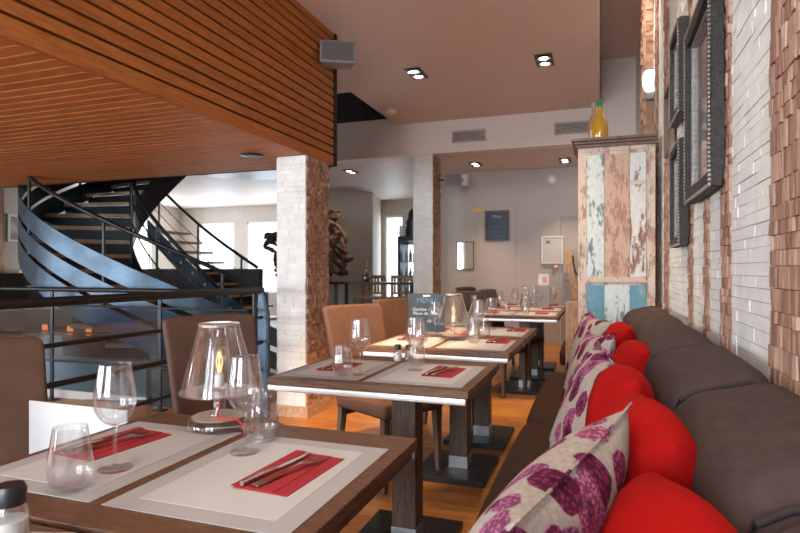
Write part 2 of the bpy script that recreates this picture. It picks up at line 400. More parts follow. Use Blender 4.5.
# square brick columns
def column(n, x0, x1, y0, y1, h, seed):
    mb = MB(); mb.box(x0, x1 - .01, y0, y1, 0, h); mb.mi = 1
    brickwork(mb, (x0, y0, 0), (1, 0, 0), (0, -1, 0), x1 - x0, h, .13, .045, .004, seed, .006, .5)
    brickwork(mb, (x0, y0, 0), (0, 1, 0), (-1, 0, 0), y1 - y0, h, .13, .045, .004, seed + 3, .006, .5)
    brickwork(mb, (x0, y1, 0), (1, 0, 0), (0, 1, 0), x1 - x0, h, .13, .045, .004, seed + 4, .006, .5)
    mb.mi = 2; brickwork(mb, (x1 - .01, y0, 0), (0, 1, 0), (1, 0, 0), y1 - y0, h, .026, .030, .012, seed + 1, .012, .75)
    o = struct(mb.build('wall_column_%d' % n, [M['beam'], M['whitebrick'], M['brownstone']]))
    mb = MB(); mb.box(x0 - .012, x1 + .02, y0 - .018, y1 + .01, 0, .09); struct(mb.build('baseboard_column_%d' % n, M['tread']))
column(1, -2.47, -2.21, 4.04, 4.42, 2.095, 11)
column(2, -2.50, -2.22, 7.72, 8.1, 2.81, 31)

# far grey wall with flush panels, and the door
mb = MB(); mb.box(-2.56, -.62, 9.4, 9.55, 0, 2.81); mb.box(.16, .9, 9.4, 9.55, 0, 3.85); mb.box(-.62, .16, 9.4, 9.55, 2.06, 3.85); mb.box(.0, .9, 9.4, 9.55, 2.81, 3.9)
struct(mb.build('wall_far', M['grey']))
mb = MB()
for x0, x1, z0, z1 in ((-2.45, -1.97, .1, 2.28), (-1.93, -1.3, .1, 2.28)):
    mb.box(x0, x1, 9.388, 9.402, z0, z1)
struct(mb.build('trim_3', M['grey'], bevel=.004))
door = empty('door_1', (-.23, 9.42, 0)); struct(door)
mb = MB(); mb.box(-.36, .36, 0, .045, .01, 2.02); mb.build('door_panel', M['grey'], door, bevel=.004)
mb = MB()
mb.box(-.44, -.37, -.04, .06, 0, 2.03); mb.box(.37, .44, -.04, .06, 0, 2.03); mb.box(-.44, .44, -.04, .06, 2.03, 2.1); mb.build('door_frame', M['grey'], door)
mb = MB(); mb.tube([(-.30, -.005, 1.02), (-.30, -.05, 1.02), (-.19, -.055, 1.02)], .01); mb.build('door_handle', M['chrome'], door)

# outer walls with windows
def wall_with_holes(name, axis, pos, a0, a1, z1, holes, thick, mat, inward):
    """axis 'x': wall runs along x at y=pos. holes: (a, b, z0, z1)"""
    mb = MB(); holes = sorted(holes); cur = a0
    def bx(p, q, za, zb):
        if q - p < .001 or zb - za < .001: return
        if axis == 'x': mb.box(p, q, pos, pos + thick, za, zb)
        else: mb.box(pos, pos + thick, p, q, za, zb)
    for a, b, za, zb in holes:
        bx(cur, a, 0, z1); bx(a, b, 0, za); bx(a, b, zb, z1); cur = b
    bx(cur, a1, 0, z1)
    struct(mb.build(name, mat))
wn = [0]
def window(axis, pos, a, b, z0, z1, nx=2, thick=.06):
    wn[0] += 1
    w = empty('window_%d' % wn[0], ((a + b) / 2, pos, z0) if axis == 'x' else (pos, (a + b) / 2, z0), 0 if axis == 'x' else R(90)); struct(w)
    W = b - a; H = z1 - z0; mb = MB(); f = .05
    mb.box(-W / 2, W / 2, -thick / 2, thick / 2, 0, f); mb.box(-W / 2, W / 2, -thick / 2, thick / 2, H - f, H)
    for i in range(nx + 1):
        x = -W / 2 + W * i / nx; mb.box(max(x - f / 2, -W / 2), min(x + f / 2, W / 2), -thick / 2, thick / 2, f, H - f)
    mb.build('window_frame', M['white'], w)
    mb = MB(); mb.box(-W / 2 + .02, W / 2 - .02, -.004, .004, .03, H - .03); mb.build('window_pane', M['pane'], w)
# behind the camera
BW = [(-9.6, -7.2, .5, 2.0), (-5.9, -3.9, .5, 2.0), (-1.85, -.95, .9, 2.7), (-.65, .1, .9, 2.7)]
wall_with_holes('wall_back', 'x', -2.75, -10.6, .9, 3.95, BW, .15, M['cream'], 1)
for a, b, z0, z1 in BW: window('x', -2.68, a, b, z0, z1, 1 if b - a < 1 else 2)
# left
LW = [(-1.5, .8, .4, 2.0), (9.4, 11.4, .5, 2.5)]
wall_with_holes('wall_left', 'y', -10.75, -2.7, 12.9, 5.1, LW, .15, M['cream'], 1)
for a, b, z0, z1 in LW: window('y', -10.68, a, b, z0, z1, 2)
# far left, behind the stair
FW = [(-10.05, -8.95, .6, 2.42), (-8.55, -7.45, .6, 2.42), (-7.0, -6.2, .6, 2.42), (-4.75, -4.32, .1, 2.45), (-3.2, -2.7, .8, 2.3)]
wall_with_holes('wall_end', 'x', 12.5, -10.6, -2.0, 2.85, FW, .15, M['cream'], 1)
for a, b, z0, z1 in FW: window('x', 12.57, a, b, z0, z1, 1)
mb = MB()
pts = [(-5.75, 10.2), (-4.5, 11.1), (-4.85, 12.5), (-5.9, 12.5)]
mb.add([(x, y, 0) for x, y in pts] + [(x, y, 2.81) for x, y in pts], [(0, 1, 5, 4), (1, 2, 6, 5), (2, 3, 7, 6), (3, 0, 4, 7)])
struct(mb.build('wall_angled', M['cream']))
mb = MB(); mb.box(-2.56, -2.4, 9.55, 12.5, 0, 2.81); mb.box(-.9, .9, 12.4, 12.55, 0, 2.81); struct(mb.build('wall_corridor', M['grey']))

# air grilles in the beam
def vent(x, label):
    t = empty('air_vent', (x, 7.695, 3.02)); tag(t, label, 'vent', 'air vents in the beam')
    mb = MB(); w, h = .235, .082
    mb.box(-w, w, -.012, 0, -h, -h + .018); mb.box(-w, w, -.012, 0, h - .018, h); mb.box(-w, -w + .018, -.012, 0, -h, h); mb.box(w - .018, w, -.012, 0, -h, h)
    mb.build('frame', M['ventgrey'], t)
    mb = MB(); mb.box(-w + .018, w - .018, -.003, -.0005, -h + .018, h - .018); mb.build('backing', M['black'], t)
    mb = MB()
    for i in range(7): mb.box(-w + .018, w - .018, -.011, -.004, -h + .026 + i * .0185, -h + .035 + i * .0185)
    mb.build('louvre', M['ventgrey'], t)
vent(-1.70, 'grey louvred air vent in the beam, between the brick column and the other vent')
vent(-.33, 'grey louvred air vent in the beam, right beside the liqueur bottles')

# downlights
DL_E = {2: 75, 3: 620}
DL = [(-.52, 5.8, 3.26, 'twin-bulb black downlight in the main ceiling, the one nearer the brick wall'),
      (-1.83, 5.74, 3.26, 'twin-bulb black downlight in the main ceiling, the one nearer the orange wood cladding'),
      (-.52, 3.75, 3.26, 'twin-bulb black downlight above the tables near the bench'), (-1.1, 1.9, 3.26, 'unseen twin-bulb black downlight aimed to warm the back of one dining chair'),  # unseen lamp placed and aimed to turn one chair back orange
      (-.6, .4, 3.26, 'twin-bulb black downlight above the nearest table'),
      (-1.80, 8.65, 2.81, 'black downlight in the lower ceiling, in front of the hanging loudspeaker'), (-.49, 8.78, 2.81, 'black downlight in the lower ceiling, beside the old cabinet'),
      (-3.88, 8.6, 2.81, 'black downlight in the lower ceiling, left of the far brick column')]
def spot(x, y, z, e, size, col, blend=.7, tgt=None, rad=.04):
    L = bpy.data.lights.new('spot', 'SPOT'); L.energy = e; L.color = col; L.spot_size = R(size); L.spot_blend = blend; L.shadow_soft_size = rad
    o = bpy.data.objects.new('spot', L); C.objects.link(o); o.location = (x, y, z)
    if tgt: o.rotation_euler = (Vector(tgt) - Vector((x, y, z))).to_track_quat('-Z', 'Y').to_euler()
    return o
DL += [(.2, 1.0, 3.85, 'unseen black downlight added to light the raised ceiling strip, nearest the camera'), (.2, 3.0, 3.85, 'unseen black downlight added to light the wall above the framed pictures'), (.15, 5.0, 3.85, 'unseen black downlight added to light the raised ceiling strip behind the cabinet')]  # unseen downlights added to brighten the raised strip and the wall
for i, (x, y, z, lab) in enumerate(DL):
    t = empty('ceiling_downlight', (x, y, z)); tag(t, lab, 'ceiling light', 'recessed downlights')
    mb = MB(); a, b = .085, .17
    mb.box(-a, a, -b, b, -.006, -.0005); mb.build('housing', M['black'], t)
    for s in (-1, 1):
        mb = MB(); mb.lathe([(.062, 0), (.066, -.012), (.052, -.013), (.046, -.004)], 24, Matrix.Translation((0, s * .078, -.006))); mb.build('ring', M['chrome'], t, smooth=40)
        mb = MB(); mb.lathe([(.0, -.010), (.03, -.0095), (.040, -.006), (.042, -.001)], 24, Matrix.Translation((0, s * .078, -.006))); mb.build('bulb', M['bulbglow'], t, smooth=60)
    e = (60 if y > 4 else 48) if z > 3.5 else (34 if y < 1 else 125) if z > 3 else 60
    e = DL_E.get(i, e); spot(x, y, z - .03, e, 34 if i == 3 else 82, (1, .86, .72) if z > 3.5 else (1, .66, .38) if i == 3 else (1, .70, .44), tgt=(-1.38, 3.35, .8) if i == 3 else None)

# ------------------------------------------------------------------ tables
TX0, TX1 = -1.26, -.44
def make_table(yc, dep, label):
    t = empty('dining_table', ((TX0 + TX1) / 2, yc, 0)); tag(t, label, 'table', 'smoked oak dining tables')
    w = (TX1 - TX0) / 2; d = dep / 2
    mb = MB(); mb.box(-w, w, -d, d, .722, .75); mb.build('tabletop', M['tabletop'], t, bevel=.003)
    mb = MB(); mb.box(-w + .004, w - .012, -d + .006, d - .006, .697, .722); mb.build('top_frame', M['tablewood'], t, bevel=.002)
    for s in (-1, 1):
        mb = MB(); y = s * (d - .003); mb.box(-w + .002, w - .008, y - .006, y + .006, .697, .7215); mb.build('metal_edge', M['alu'], t, bevel=.004, seg=3)
    mb = MB(); mb.box(.02, .125, -.055, .055, .085, .697); mb.build('column', M['tablewood'], t, bevel=.003)
    mb = MB(); mb.box(.017, .128, -.058, .058, .03, .098); mb.build('column_shoe', M['shoe'], t, bevel=.002)
    mb = MB(); mb.box(-.15, .26, -.24, .24, 0, .032); mb.build('base_plate', M['darksteel'], t, bevel=.003)
    return t
table = make_table(0, .665, '')
TB = [(.375, 'nearest dining table, lying mostly below the picture edge, with the salt shaker'),
      (1.058, 'dining table in the foreground holding the large glass lamp'),
      (2.315, 'second dining table, alone, holding salt and pepper shakers'),
      (3.29, 'third dining table, holding the farther glass lamp'),
      (3.975, 'dining table joined behind the one with the farther lamp'),
      (5.725, 'far dining table whose metal edge faces the row of joined tables'),
      (6.41, 'far dining table in the middle of the rear row, crowded with glasses'),
      (7.095, 'last dining table at the grey wall end of the rear row')]
for i, (yc, lab) in enumerate(TB):
    if i == 0: table.location = ((TX0 + TX1) / 2, yc, 0); table['label'] = lab
    else: dup(table, ((TX0 + TX1) / 2 + (.08 if i > 4 else 0), yc, 0), 0, lab)
TZ = .7503

# ------------------------------------------------------------------ place settings
def make_mat(w, d):
    t = empty('placemat')
    mb = MB(); mb.box(-w / 2, w / 2, -d / 2, d / 2, 0, .0014); mb.build('border', M['matborder'], t, bevel=.0005)
    mb = MB(); mb.box(-w / 2 + .045, w / 2 - .045, -d / 2 + .045, d / 2 - .045, .0012, .0020); mb.build('woven_field', M['placemat'], t)
    return t
matR = make_mat(.385, .475); matL = make_mat(.345, .475)
tag(matR, '', 'placemat', 'woven placemats'); tag(matL, '', 'placemat', 'woven placemats')
def make_knife():
    t = empty('knife'); tag(t, '', 'knife', 'table knives')
    mb = MB(); mb.tube([(0, -.115, .006), (0, -.06, .0065), (0, -.012, .005)], [.0052, .0062, .0042], 10); mb.build('handle', M['steel'], t, smooth=60)
    mb = MB(); pr = [(-.004, -.012), (.006, -.012), (.0075, .03), (.0065, .075), (.001, .108), (-.004, .10)]
    mb.add([(x, y, .0032) for x, y in pr] + [(x, y, .0052) for x, y in pr], [tuple(range(5, -1, -1)), tuple(range(6, 12))] + [(i, (i + 1) % 6, (i + 1) % 6 + 6, i + 6) for i in range(6)])
    mb.build('blade', M['steel'], t); return t
def make_fork():
    t = empty('fork'); tag(t, '', 'fork', 'table forks')
    def strip(mb, pts, th=.0018):
        v = []; f = []
        for x, y, z, w in pts: v += [(x - w, y, z), (x + w, y, z), (x + w, y, z + th), (x - w, y, z + th)]
        for i in range(len(pts) - 1):
            for k in range(4): f.append((i * 4 + k, i * 4 + (k + 1) % 4, i * 4 + 4 + (k + 1) % 4, i * 4 + 4 + k))
        f += [(3, 2, 1, 0), tuple(len(pts) * 4 - 4 + k for k in range(4))]; mb.add(v, f)
    mb = MB(); strip(mb, [(0, -.1, .002, .0085), (0, -.085, .003, .0095), (0, -.02, .006, .0045), (0, .02, .011, .0032), (0, .038, .010, .0075), (0, .05, .008, .012)], .0024); mb.build('handle', M['steel'], t, smooth=60)
    mb = MB()
    for k in range(4):
        x = -.0095 + k * .0063; strip(mb, [(x, .05, .008, .0024), (x, .07, .0045, .0019), (x, .095, .006, .0012)], .002)
    mb.build('tines', M['steel'], t); return t
def make_napkin():
    mb = MB(); n = 14
    # folded napkin with a raised pocket fold along one side
    mb.box(-.062, .062, -.115, .115, 0, .0022); mb.box(-.062, .030, -.114, .114, .0024, .0040); mb.box(-.066, -.040, -.118, .118, .0042, .0060)
    return tag(mb.build('napkin', M['napkin'], bevel=.0008), '', 'napkin', 'folded red napkins')
knife = make_knife(); fork = make_fork(); napkin = make_napkin()
def make_wine():
    t = empty('wine_glass'); tag(t, '', 'glass', 'stemmed wine glasses')
    mb = MB(); mb.lathe([(.0, .0), (.034, 0), (.0355, .0015), (.030, .003), (.012, .006), (.005, .010), (0, .010)], 40); mb.build('foot', M['glass'], t, smooth=50)
    mb = MB(); mb.lathe([(.0055, .0095), (.0042, .02), (.0038, .05), (.0042, .08), (.0075, .094)], 20); mb.build('stem', M['glass'], t, smooth=60)
    out = [(.0, .093), (.008, .0945), (.020, .100), (.032, .112), (.0405, .130), (.043, .146), (.0415, .165), (.037, .192), (.0325, .222), (.0320, .226)]
    inn = [(r - .0012, z + (.0015 if r < .03 else 0)) for r, z in out[1:-1]]
    prof = out + [(.0312, .2255)] + inn[::-1] + [(0, .0965)]
    mb = MB(); mb.lathe(prof, 48, cap=False); mb.build('bowl', M['glass'], t, smooth=70); return t
def make_tumbler():
    t = empty('stemless_tumbler'); tag(t, '', 'glass', 'stemless tumblers')
    out = [(0, 0), (.022, .0), (.031, .004), (.039, .018), (.042, .036), (.0405, .056), (.036, .085), (.031, .118), (.0305, .122)]
    prof = out + [(.0297, .1215)] + [(.0348, .085), (.0392, .056), (.0405, .037), (.037, .020), (.028, .011), (0, .009)]
    mb = MB(); mb.lathe(prof, 48, cap=False); o = mb.build('bowl', M['glass'], t, smooth=70); return t
wine = make_wine(); tumbler = make_tumbler()
used = {}
def put(proto, loc, rz, label, **k):
    if proto.name not in used:
        used[proto.name] = 1; proto.location = loc; proto.rotation_euler.z = rz; proto['label'] = label; return proto
    return dup(proto, loc, rz, label, **k)
def setting(yc, side, where, nap=(0, 0), rz=0, glasses=None, cut=True, xo=0, full=True):
    """a place setting; side +1 bench side, -1 chair side"""
    nx = (-.612 if side > 0 else -1.10) + xo + nap[0]; ny = yc + nap[1]
    sd = 'bench side' if side > 0 else 'chair side'
    put(matR if side > 0 else matL, ((-.668 if side > 0 else -1.062) + xo, yc - .02, TZ), 0, 'cream woven placemat on the %s of %s' % (sd, where))
    put(napkin, (nx, ny, TZ + .0021), rz, 'folded red napkin on the %s of %s' % (sd, where))
    if cut:
        put(knife, (nx - .03, ny + .0, TZ + .0075), rz + (-.10 if side > 0 else -.05), 'steel knife lying on the napkin, %s of %s' % (sd, where))
        put(fork, (nx + .005, ny - .01, TZ + .0068), rz + (-.22 if side > 0 else -.15), 'steel fork lying on the napkin, %s of %s' % (sd, where))
    for kind, x, y in glasses or []:
        same = [g[2] for g in glasses if g[0] == kind]
        pre = '' if len(same) < 2 else ('nearer ' if y == min(same) else 'farther ')
        if kind == 'w': put(wine, (x, y, TZ + .0021), rnd.uniform(0, 3), pre + 'stemmed wine glass for the %s of %s' % (sd, where))
        else: put(tumbler, (x, y, TZ + .0021), rnd.uniform(0, 3), pre + 'stemless tumbler for the %s of %s' % (sd, where))
T1 = 'the foreground table with the large lamp'; T2 = 'the second table'; T3 = 'the third table'; T4 = 'the table behind the third'; T5 = 'the nearest table of the rear row'; T6 = 'the middle table of the rear row'; T7 = 'the last table of the rear row'
setting(1.06, 1, T1, (0, .0), R(-3), [('w', -.787, 1.143), ('t', -.802, 1.238)])
setting(1.06, -1, T1, (-.02, .03), R(-6), [('w', -.984, .954), ('t', -.977, .838)])
setting(2.29, 1, T2, (0, .02), R(-2), [('w', -.745, 2.325), ('t', -.775, 2.425)])
setting(2.29, -1, T2, (.02, .0), R(2), [('w', -.927, 2.148), ('t', -.985, 2.105)])
setting(3.28, 1, T3, (.04, .15), R(2), [('w', -.74, 3.62), ('t', -.70, 3.30), ('t', -.69, 3.56)])
setting(3.28, -1, T3, (.0, .1), R(0), [('w', -1.0, 3.53), ('t', -.99, 3.2)])
setting(3.97, 1, T4, (.06, .13), R(0), [('w', -.78, 3.86), ('w', -.74, 4.10)])
setting(3.97, -1, T4, (0, 0), R(0), [('t', -.9, 4.1)])
o = .08
setting(5.73, 1, T5, (0, 0), 0, [('w', -.70, 5.8), ('t', -.68, 5.62)], cut=False, xo=o)
setting(5.73, -1, T5, (0, 0), 0, [('w', -.93, 5.6), ('t', -.9, 5.85)], cut=False, xo=o)
setting(6.41, 1, T6, (0, 0), 0, [('w', -.62, 6.35), ('w', -.50, 6.62)], cut=False, xo=o)
setting(6.41, -1, T6, (0, 0), 0, [('w', -.88, 6.3), ('w', -.80, 6.5), ('t', -.78, 6.28)], cut=False, xo=o)
setting(7.09, 1, T7, (0, 0), 0, [('w', -.62, 7.0)], cut=False, xo=o)
setting(7.09, -1, T7, (0, 0), 0, [('w', -.85, 7.1)], cut=False, xo=o)

# glass table lamps
def make_lamp():
    t = empty('table_lamp'); tag(t, '', 'lamp', 'glass table lamps')
    mb = MB(); mb.lathe([(0, 0), (.076, 0), (.083, .005), (.083, .024), (.077, .030), (.0, .030)], 48); mb.build('base', M['glass'], t, smooth=45)
    mb = MB(); mb.lathe([(0, .0305), (.068, .0305), (.070, .0335), (0, .0345)], 48); mb.build('base_disc', M['lampdisc'], t, smooth=45)
    mb = MB(); mb.lathe([(.026, .034), (.026, .040), (.017, .052), (.015, .100), (.019, .112), (.019, .118)], 24); mb.build('stem', M['glass'], t, smooth=50)
    mb = MB(); mb.lathe([(.012, .112), (.013, .140), (.010, .146)], 20); mb.build('socket', M['white'], t, smooth=50)
    mb = MB(); mb.lathe([(.009, .146), (.013, .156), (.024, .176), (.0275, .192), (.024, .208), (.012, .218), (0, .220)], 28); b = mb.build('bulb', M['glass'], t, smooth=70)
    mb = MB()
    for k in range(4):
        a = k * math.pi / 2; mb.tube([(.004 * math.cos(a), .004 * math.sin(a), .150), (.008 * math.cos(a + .6), .008 * math.sin(a + .6), .18), (.003 * math.cos(a), .003 * math.sin(a), .204)], .0011, 6)
    mb.build('filament', M['filament'], b)
    mb = MB(); mb.lathe([(.103, .098), (.0525, .278), (.0515, .2785), (.1015, .098)], 56, cap=False); mb.lathe([(.103, .098), (.1015, .098)], 56, cap=False); s = mb.build('lamp_shade', M['glass'], t, smooth=60)
    mb = MB(); mb.lathe([(.054, .276), (.0545, .282), (.051, .2845), (.0, .2845), (0, .2825), (.050, .2815), (.0505, .276)], 56, cap=False); mb.build('top_cap', M['lamptop'], s, smooth=45)
    mb = MB(); mb.lathe([(.102, .0965), (.1045, .099), (.1035, .1015), (.100, .099), (.102, .0965)], 56, cap=False); mb.build('rim', M['glass'], s, smooth=60)
    mb = MB(); mb.lathe([(.018, .101), (.099, .0995), (.099, .101), (.018, .1025)], 48, cap=False); mb.build('reflector', M['lampdisc2'], s, smooth=45)
    mb = MB(); mb.tube([(.0, .0, .112), (.0, .0, .06), (.004, -.01, .045), (.02, -.035, .038), (.05, -.045, .0375), (.079, -.03, .036), (.090, -.02, .02), (.10, -.03, .0035), (.10, .02, .003)], .0026, 8); mb.build('cable', M['redcable'], t, smooth=60)
    return t
M['lampdisc'] = plain('pale_wood_disc', (.52, .42, .34), .4, var=.06, scale=30)
M['lampdisc2'] = clear('frosted_reflector', (.93, .90, .86), 2.2, .25)
M['lamptop'] = plain('silvered_cap', (.7, .66, .62), .25, .8, .04)
lamp = make_lamp()
lamp.location = (-.977, 1.30, TZ + .0015); lamp['label'] = 'large clear glass lamp with red cable on the foreground table'
dup(lamp, (-.845, 3.40, TZ + .0005), .6, 'clear glass lamp on the third table, in front of the chalkboard')

# salt and pepper
def make_shaker(fill, name):
    t = empty(name); tag(t, '', 'shaker', 'glass salt and pepper shakers')
    mb = MB(); mb.lathe([(0, 0), (.021, 0), (.022, .004), (.0185, .045), (.015, .058), (.0145, .058), (.0175, .045), (.0205, .006), (0, .004)], 28, cap=False); mb.build('jar', M['glass'], t, smooth=60)
    mb = MB(); mb.lathe([(0, .0045), (.0195, .006), (.0175, .040), (0, .042)], 28); mb.build('filling', fill, t, smooth=60)
    mb = MB(); mb.lathe([(.0145, .0565), (.0165, .058), (.0168, .074), (.014, .080), (0, .081)], 28); mb.build('cap', M['black'], t, smooth=50); return t
s1 = make_shaker(M['salt'], 'salt_shaker'); s1.location = (-.895, 2.52, TZ + .0005); s1['label'] = 'small salt shaker with black cap on the second table'
p1 = make_shaker(M['pepper'], 'pepper_shaker'); p1.location = (-.845, 2.535, TZ + .0005); p1['label'] = 'dark pepper shaker beside the salt on the second table'
s0 = dup(s1, (-.845, .62, TZ + .0005), 0, 'salt shaker with black cap cut by the left edge, in the foreground'); 
for ch in s0.children: pass
s0.scale = (1.35, 1.35, 1.3)
mb = MB(); mb.box(-.05, .05, -.03, .03, 0, .0008); tag(mb.build('paper_slip', M['placemat'], loc=(-.845, .66, TZ + .0002), rotz=.3), 'small cream paper slip under the foreground salt shaker', 'paper')

# ------------------------------------------------------------------ chairs
def make_chair(fab, label):
    t = empty('dining_chair'); tag(t, label, 'chair', 'upholstered dining chairs')
    mb = MB(); mb.box(-.22, .23, -.22, .22, .385, .475); mb.build('seat', fab, t, bevel=.022, seg=4)
    # leaning upholstered back, slightly curved, wider at the top
    mb = MB(); nu, nv = 12, 16; v = []
    def bp(i, j, side):
        a = -1 + 2 * i / nu; q = j / nv; z = .33 + .635 * q
        w = .195 + .03 * q; x = -.205 - .15 * q ** 1.25 + .016 * a * a - (.058 - .012 * q) * side
        zz = z - (.012 * abs(a) ** 6 if j == nv else 0)
        return (x, a * w, zz)
    for s in (0, 1):
        for j in range(nv + 1):
            for i in range(nu + 1): v.append(bp(i, j, s))
    f = []; n1 = (nu + 1) * (nv + 1); id_ = lambda s, i, j: s * n1 + j * (nu + 1) + i
    for j in range(nv):
        for i in range(nu):
            f.append((id_(0, i, j), id_(0, i + 1, j), id_(0, i + 1, j + 1), id_(0, i, j + 1)))
            f.append((id_(1, i, j), id_(1, i, j + 1), id_(1, i + 1, j + 1), id_(1, i + 1, j)))
        f.append((id_(0, 0, j), id_(0, 0, j + 1), id_(1, 0, j + 1), id_(1, 0, j))); f.append((id_(0, nu, j), id_(1, nu, j), id_(1, nu, j + 1), id_(0, nu, j + 1)))
    for i in range(nu):
        f.append((id_(0, i, nv), id_(0, i + 1, nv), id_(1, i + 1, nv), id_(1, i, nv))); f.append((id_(0, i, 0), id_(1, i, 0), id_(1, i + 1, 0), id_(0, i + 1, 0)))
    mb.add(v, f); mb.build('backrest', fab, t, bevel=.018, seg=4)
    for sx in (-1, 1):
        for sy in (-1, 1):
            mb = MB(); mb.taper((sx * .195, sy * .19, .385), (.021, .021), ((sx * .205 if sx > 0 else -.235), sy * .2, 0), (.013, .013)); mb.build('leg', M['chairleg'], t, bevel=.002)
    return t
chair = make_chair(M['chairfab'], 'brown leather chair, the nearest, cut by the left edge of the photo')
chair.location = (-1.475, 1.07, 0); chair.rotation_euler.z = R(-18)
CH = [((-1.455, 2.10, 0), -30, 'brown leather chair seen through the large glass lamp'),
      ((-1.15, 3.09, 0), -30, 'brown leather chair with a lamp-lit orange back behind the second table'),
      ((-1.13, 3.93, 0), -22, 'brown leather chair just left of the blue chalkboard')]
for l, a, lab in CH: dup(chair, l, R(a), lab)
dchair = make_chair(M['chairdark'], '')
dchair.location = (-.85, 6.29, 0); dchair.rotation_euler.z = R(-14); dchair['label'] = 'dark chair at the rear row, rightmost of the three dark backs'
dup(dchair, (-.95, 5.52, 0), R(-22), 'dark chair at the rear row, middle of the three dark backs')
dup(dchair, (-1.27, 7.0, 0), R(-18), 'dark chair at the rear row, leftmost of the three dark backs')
for ob in C.objects:
    if ob.name.startswith('dining_chair'): pass

# white menu card standing on the nearest chair
mb = MB(); mb.box(-.19, .19, -.003, .003, 0, .305)
card = mb.build('menu_card', M['paper'], bevel=.001, loc=(-1.458, 1.272, .4755), rotz=R(0))
tag(card, 'large white menu card standing upright on the seat of the nearest chair', 'menu')

# ------------------------------------------------------------------ bench
def rounded_slab(mb, x0, x1, y0, y1, z0, z1, r, bulge=0, ny=8, lean=0):
    """cushion extruded along y with rounded x-z profile and softened ends"""
    prof = []
    for cx, cz, a0 in ((x1 - r, z1 - r, 0), (x0 + r, z1 - r, 90), (x0 + r * .6, z0 + r * .6, 180), (x1 - r * .6, z0 + r * .6, 270)):
        rr = r if a0 < 180 else r * .6
        for k in range(7): a = R(a0 + k * 15); prof.append((cx + rr * math.cos(a), cz + rr * math.sin(a)))
    n = len(prof); cx = (x0 + x1) / 2; cz = (z0 + z1) / 2; v = []; rings = []
    for i in range(ny + 7):
        q = i / (ny + 6); e = 2 * q - 1; y = y0 + (y1 - y0) * (.5 + .5 * math.copysign(1 - (1 - abs(e)) ** 1.6, e)); d = 1 - abs(e)
        edge = min(1, (min(y - y0, y1 - y) / .11)); s = .06 * (1 - math.sqrt(max(0, 1 - (1 - edge) ** 2)))
        b = bulge * (1 - (abs((y - (y0 + y1) / 2) / ((y1 - y0) / 2))) ** 2.5)
        for x, z in prof:
            dx = x - cx; dz = z - cz
            px = cx + dx * (1 - s / ((x1 - x0) / 2)) + (-b if dx < 0 else 0)
            pz = cz + dz * (1 - s / ((z1 - z0) / 2)) + (b if dz > 0 else 0)
            if dz > 0: pz += lean * (px - x1)
            v.append((px, y, pz))
    f = []
    for i in range(ny + 6):
        for k in range(n): f.append((i * n + k, i * n + (k + 1) % n, (i + 1) * n + (k + 1) % n, (i + 1) * n + k))
    f.append(tuple(range(n - 1, -1, -1))); f.append(tuple((ny + 6) * n + k for k in range(n))); mb.add(v, f)
def bench(y0, y1, label, bw=.7, start=None, sw=1.4):
    t = empty('banquette_bench', (0, y0, 0)); tag(t, label, 'bench', 'upholstered banquettes')
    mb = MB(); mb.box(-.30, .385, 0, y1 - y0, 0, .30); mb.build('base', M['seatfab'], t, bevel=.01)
    y = start[0] if start else y0
    while y < y1 - .01:
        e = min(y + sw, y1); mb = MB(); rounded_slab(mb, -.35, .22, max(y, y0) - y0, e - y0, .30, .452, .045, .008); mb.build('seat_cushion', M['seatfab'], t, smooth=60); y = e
    y = start[1] if start else y0
    while y < y1 - .01:
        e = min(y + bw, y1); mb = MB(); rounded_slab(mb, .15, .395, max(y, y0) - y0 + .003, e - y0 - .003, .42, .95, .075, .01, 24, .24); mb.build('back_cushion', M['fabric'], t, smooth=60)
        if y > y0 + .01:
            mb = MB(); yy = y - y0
            mb.tube([(.154, yy, .46), (.150, yy, .65), (.153, yy, .80), (.161, yy, .840), (.180, yy, .870), (.215, yy, .891), (.265, yy, .906), (.32, yy, .919), (.37, yy, .91)], .0065, 8); mb.build('seam_crease', M['crease_dark'], t, smooth=70)  # dark tube draws the shaded crease between back cushions
        y = e
    return t
bench(-1.35, 4.30, 'long taupe banquette bench along the brick wall, piled with cushions', start=(-1.35, -1.30))
b2 = bench(5.35, 7.45, 'short dark banquette bench beyond the old cabinet', start=(5.35, 5.35))
mb = MB(); mb.box(-.29, .40, 5.29, 5.325, 0, .90); tag(mb.build('bench_side_board', M['oldwood'], bevel=.004), 'tan wooden board closing the end of the far bench', 'board')

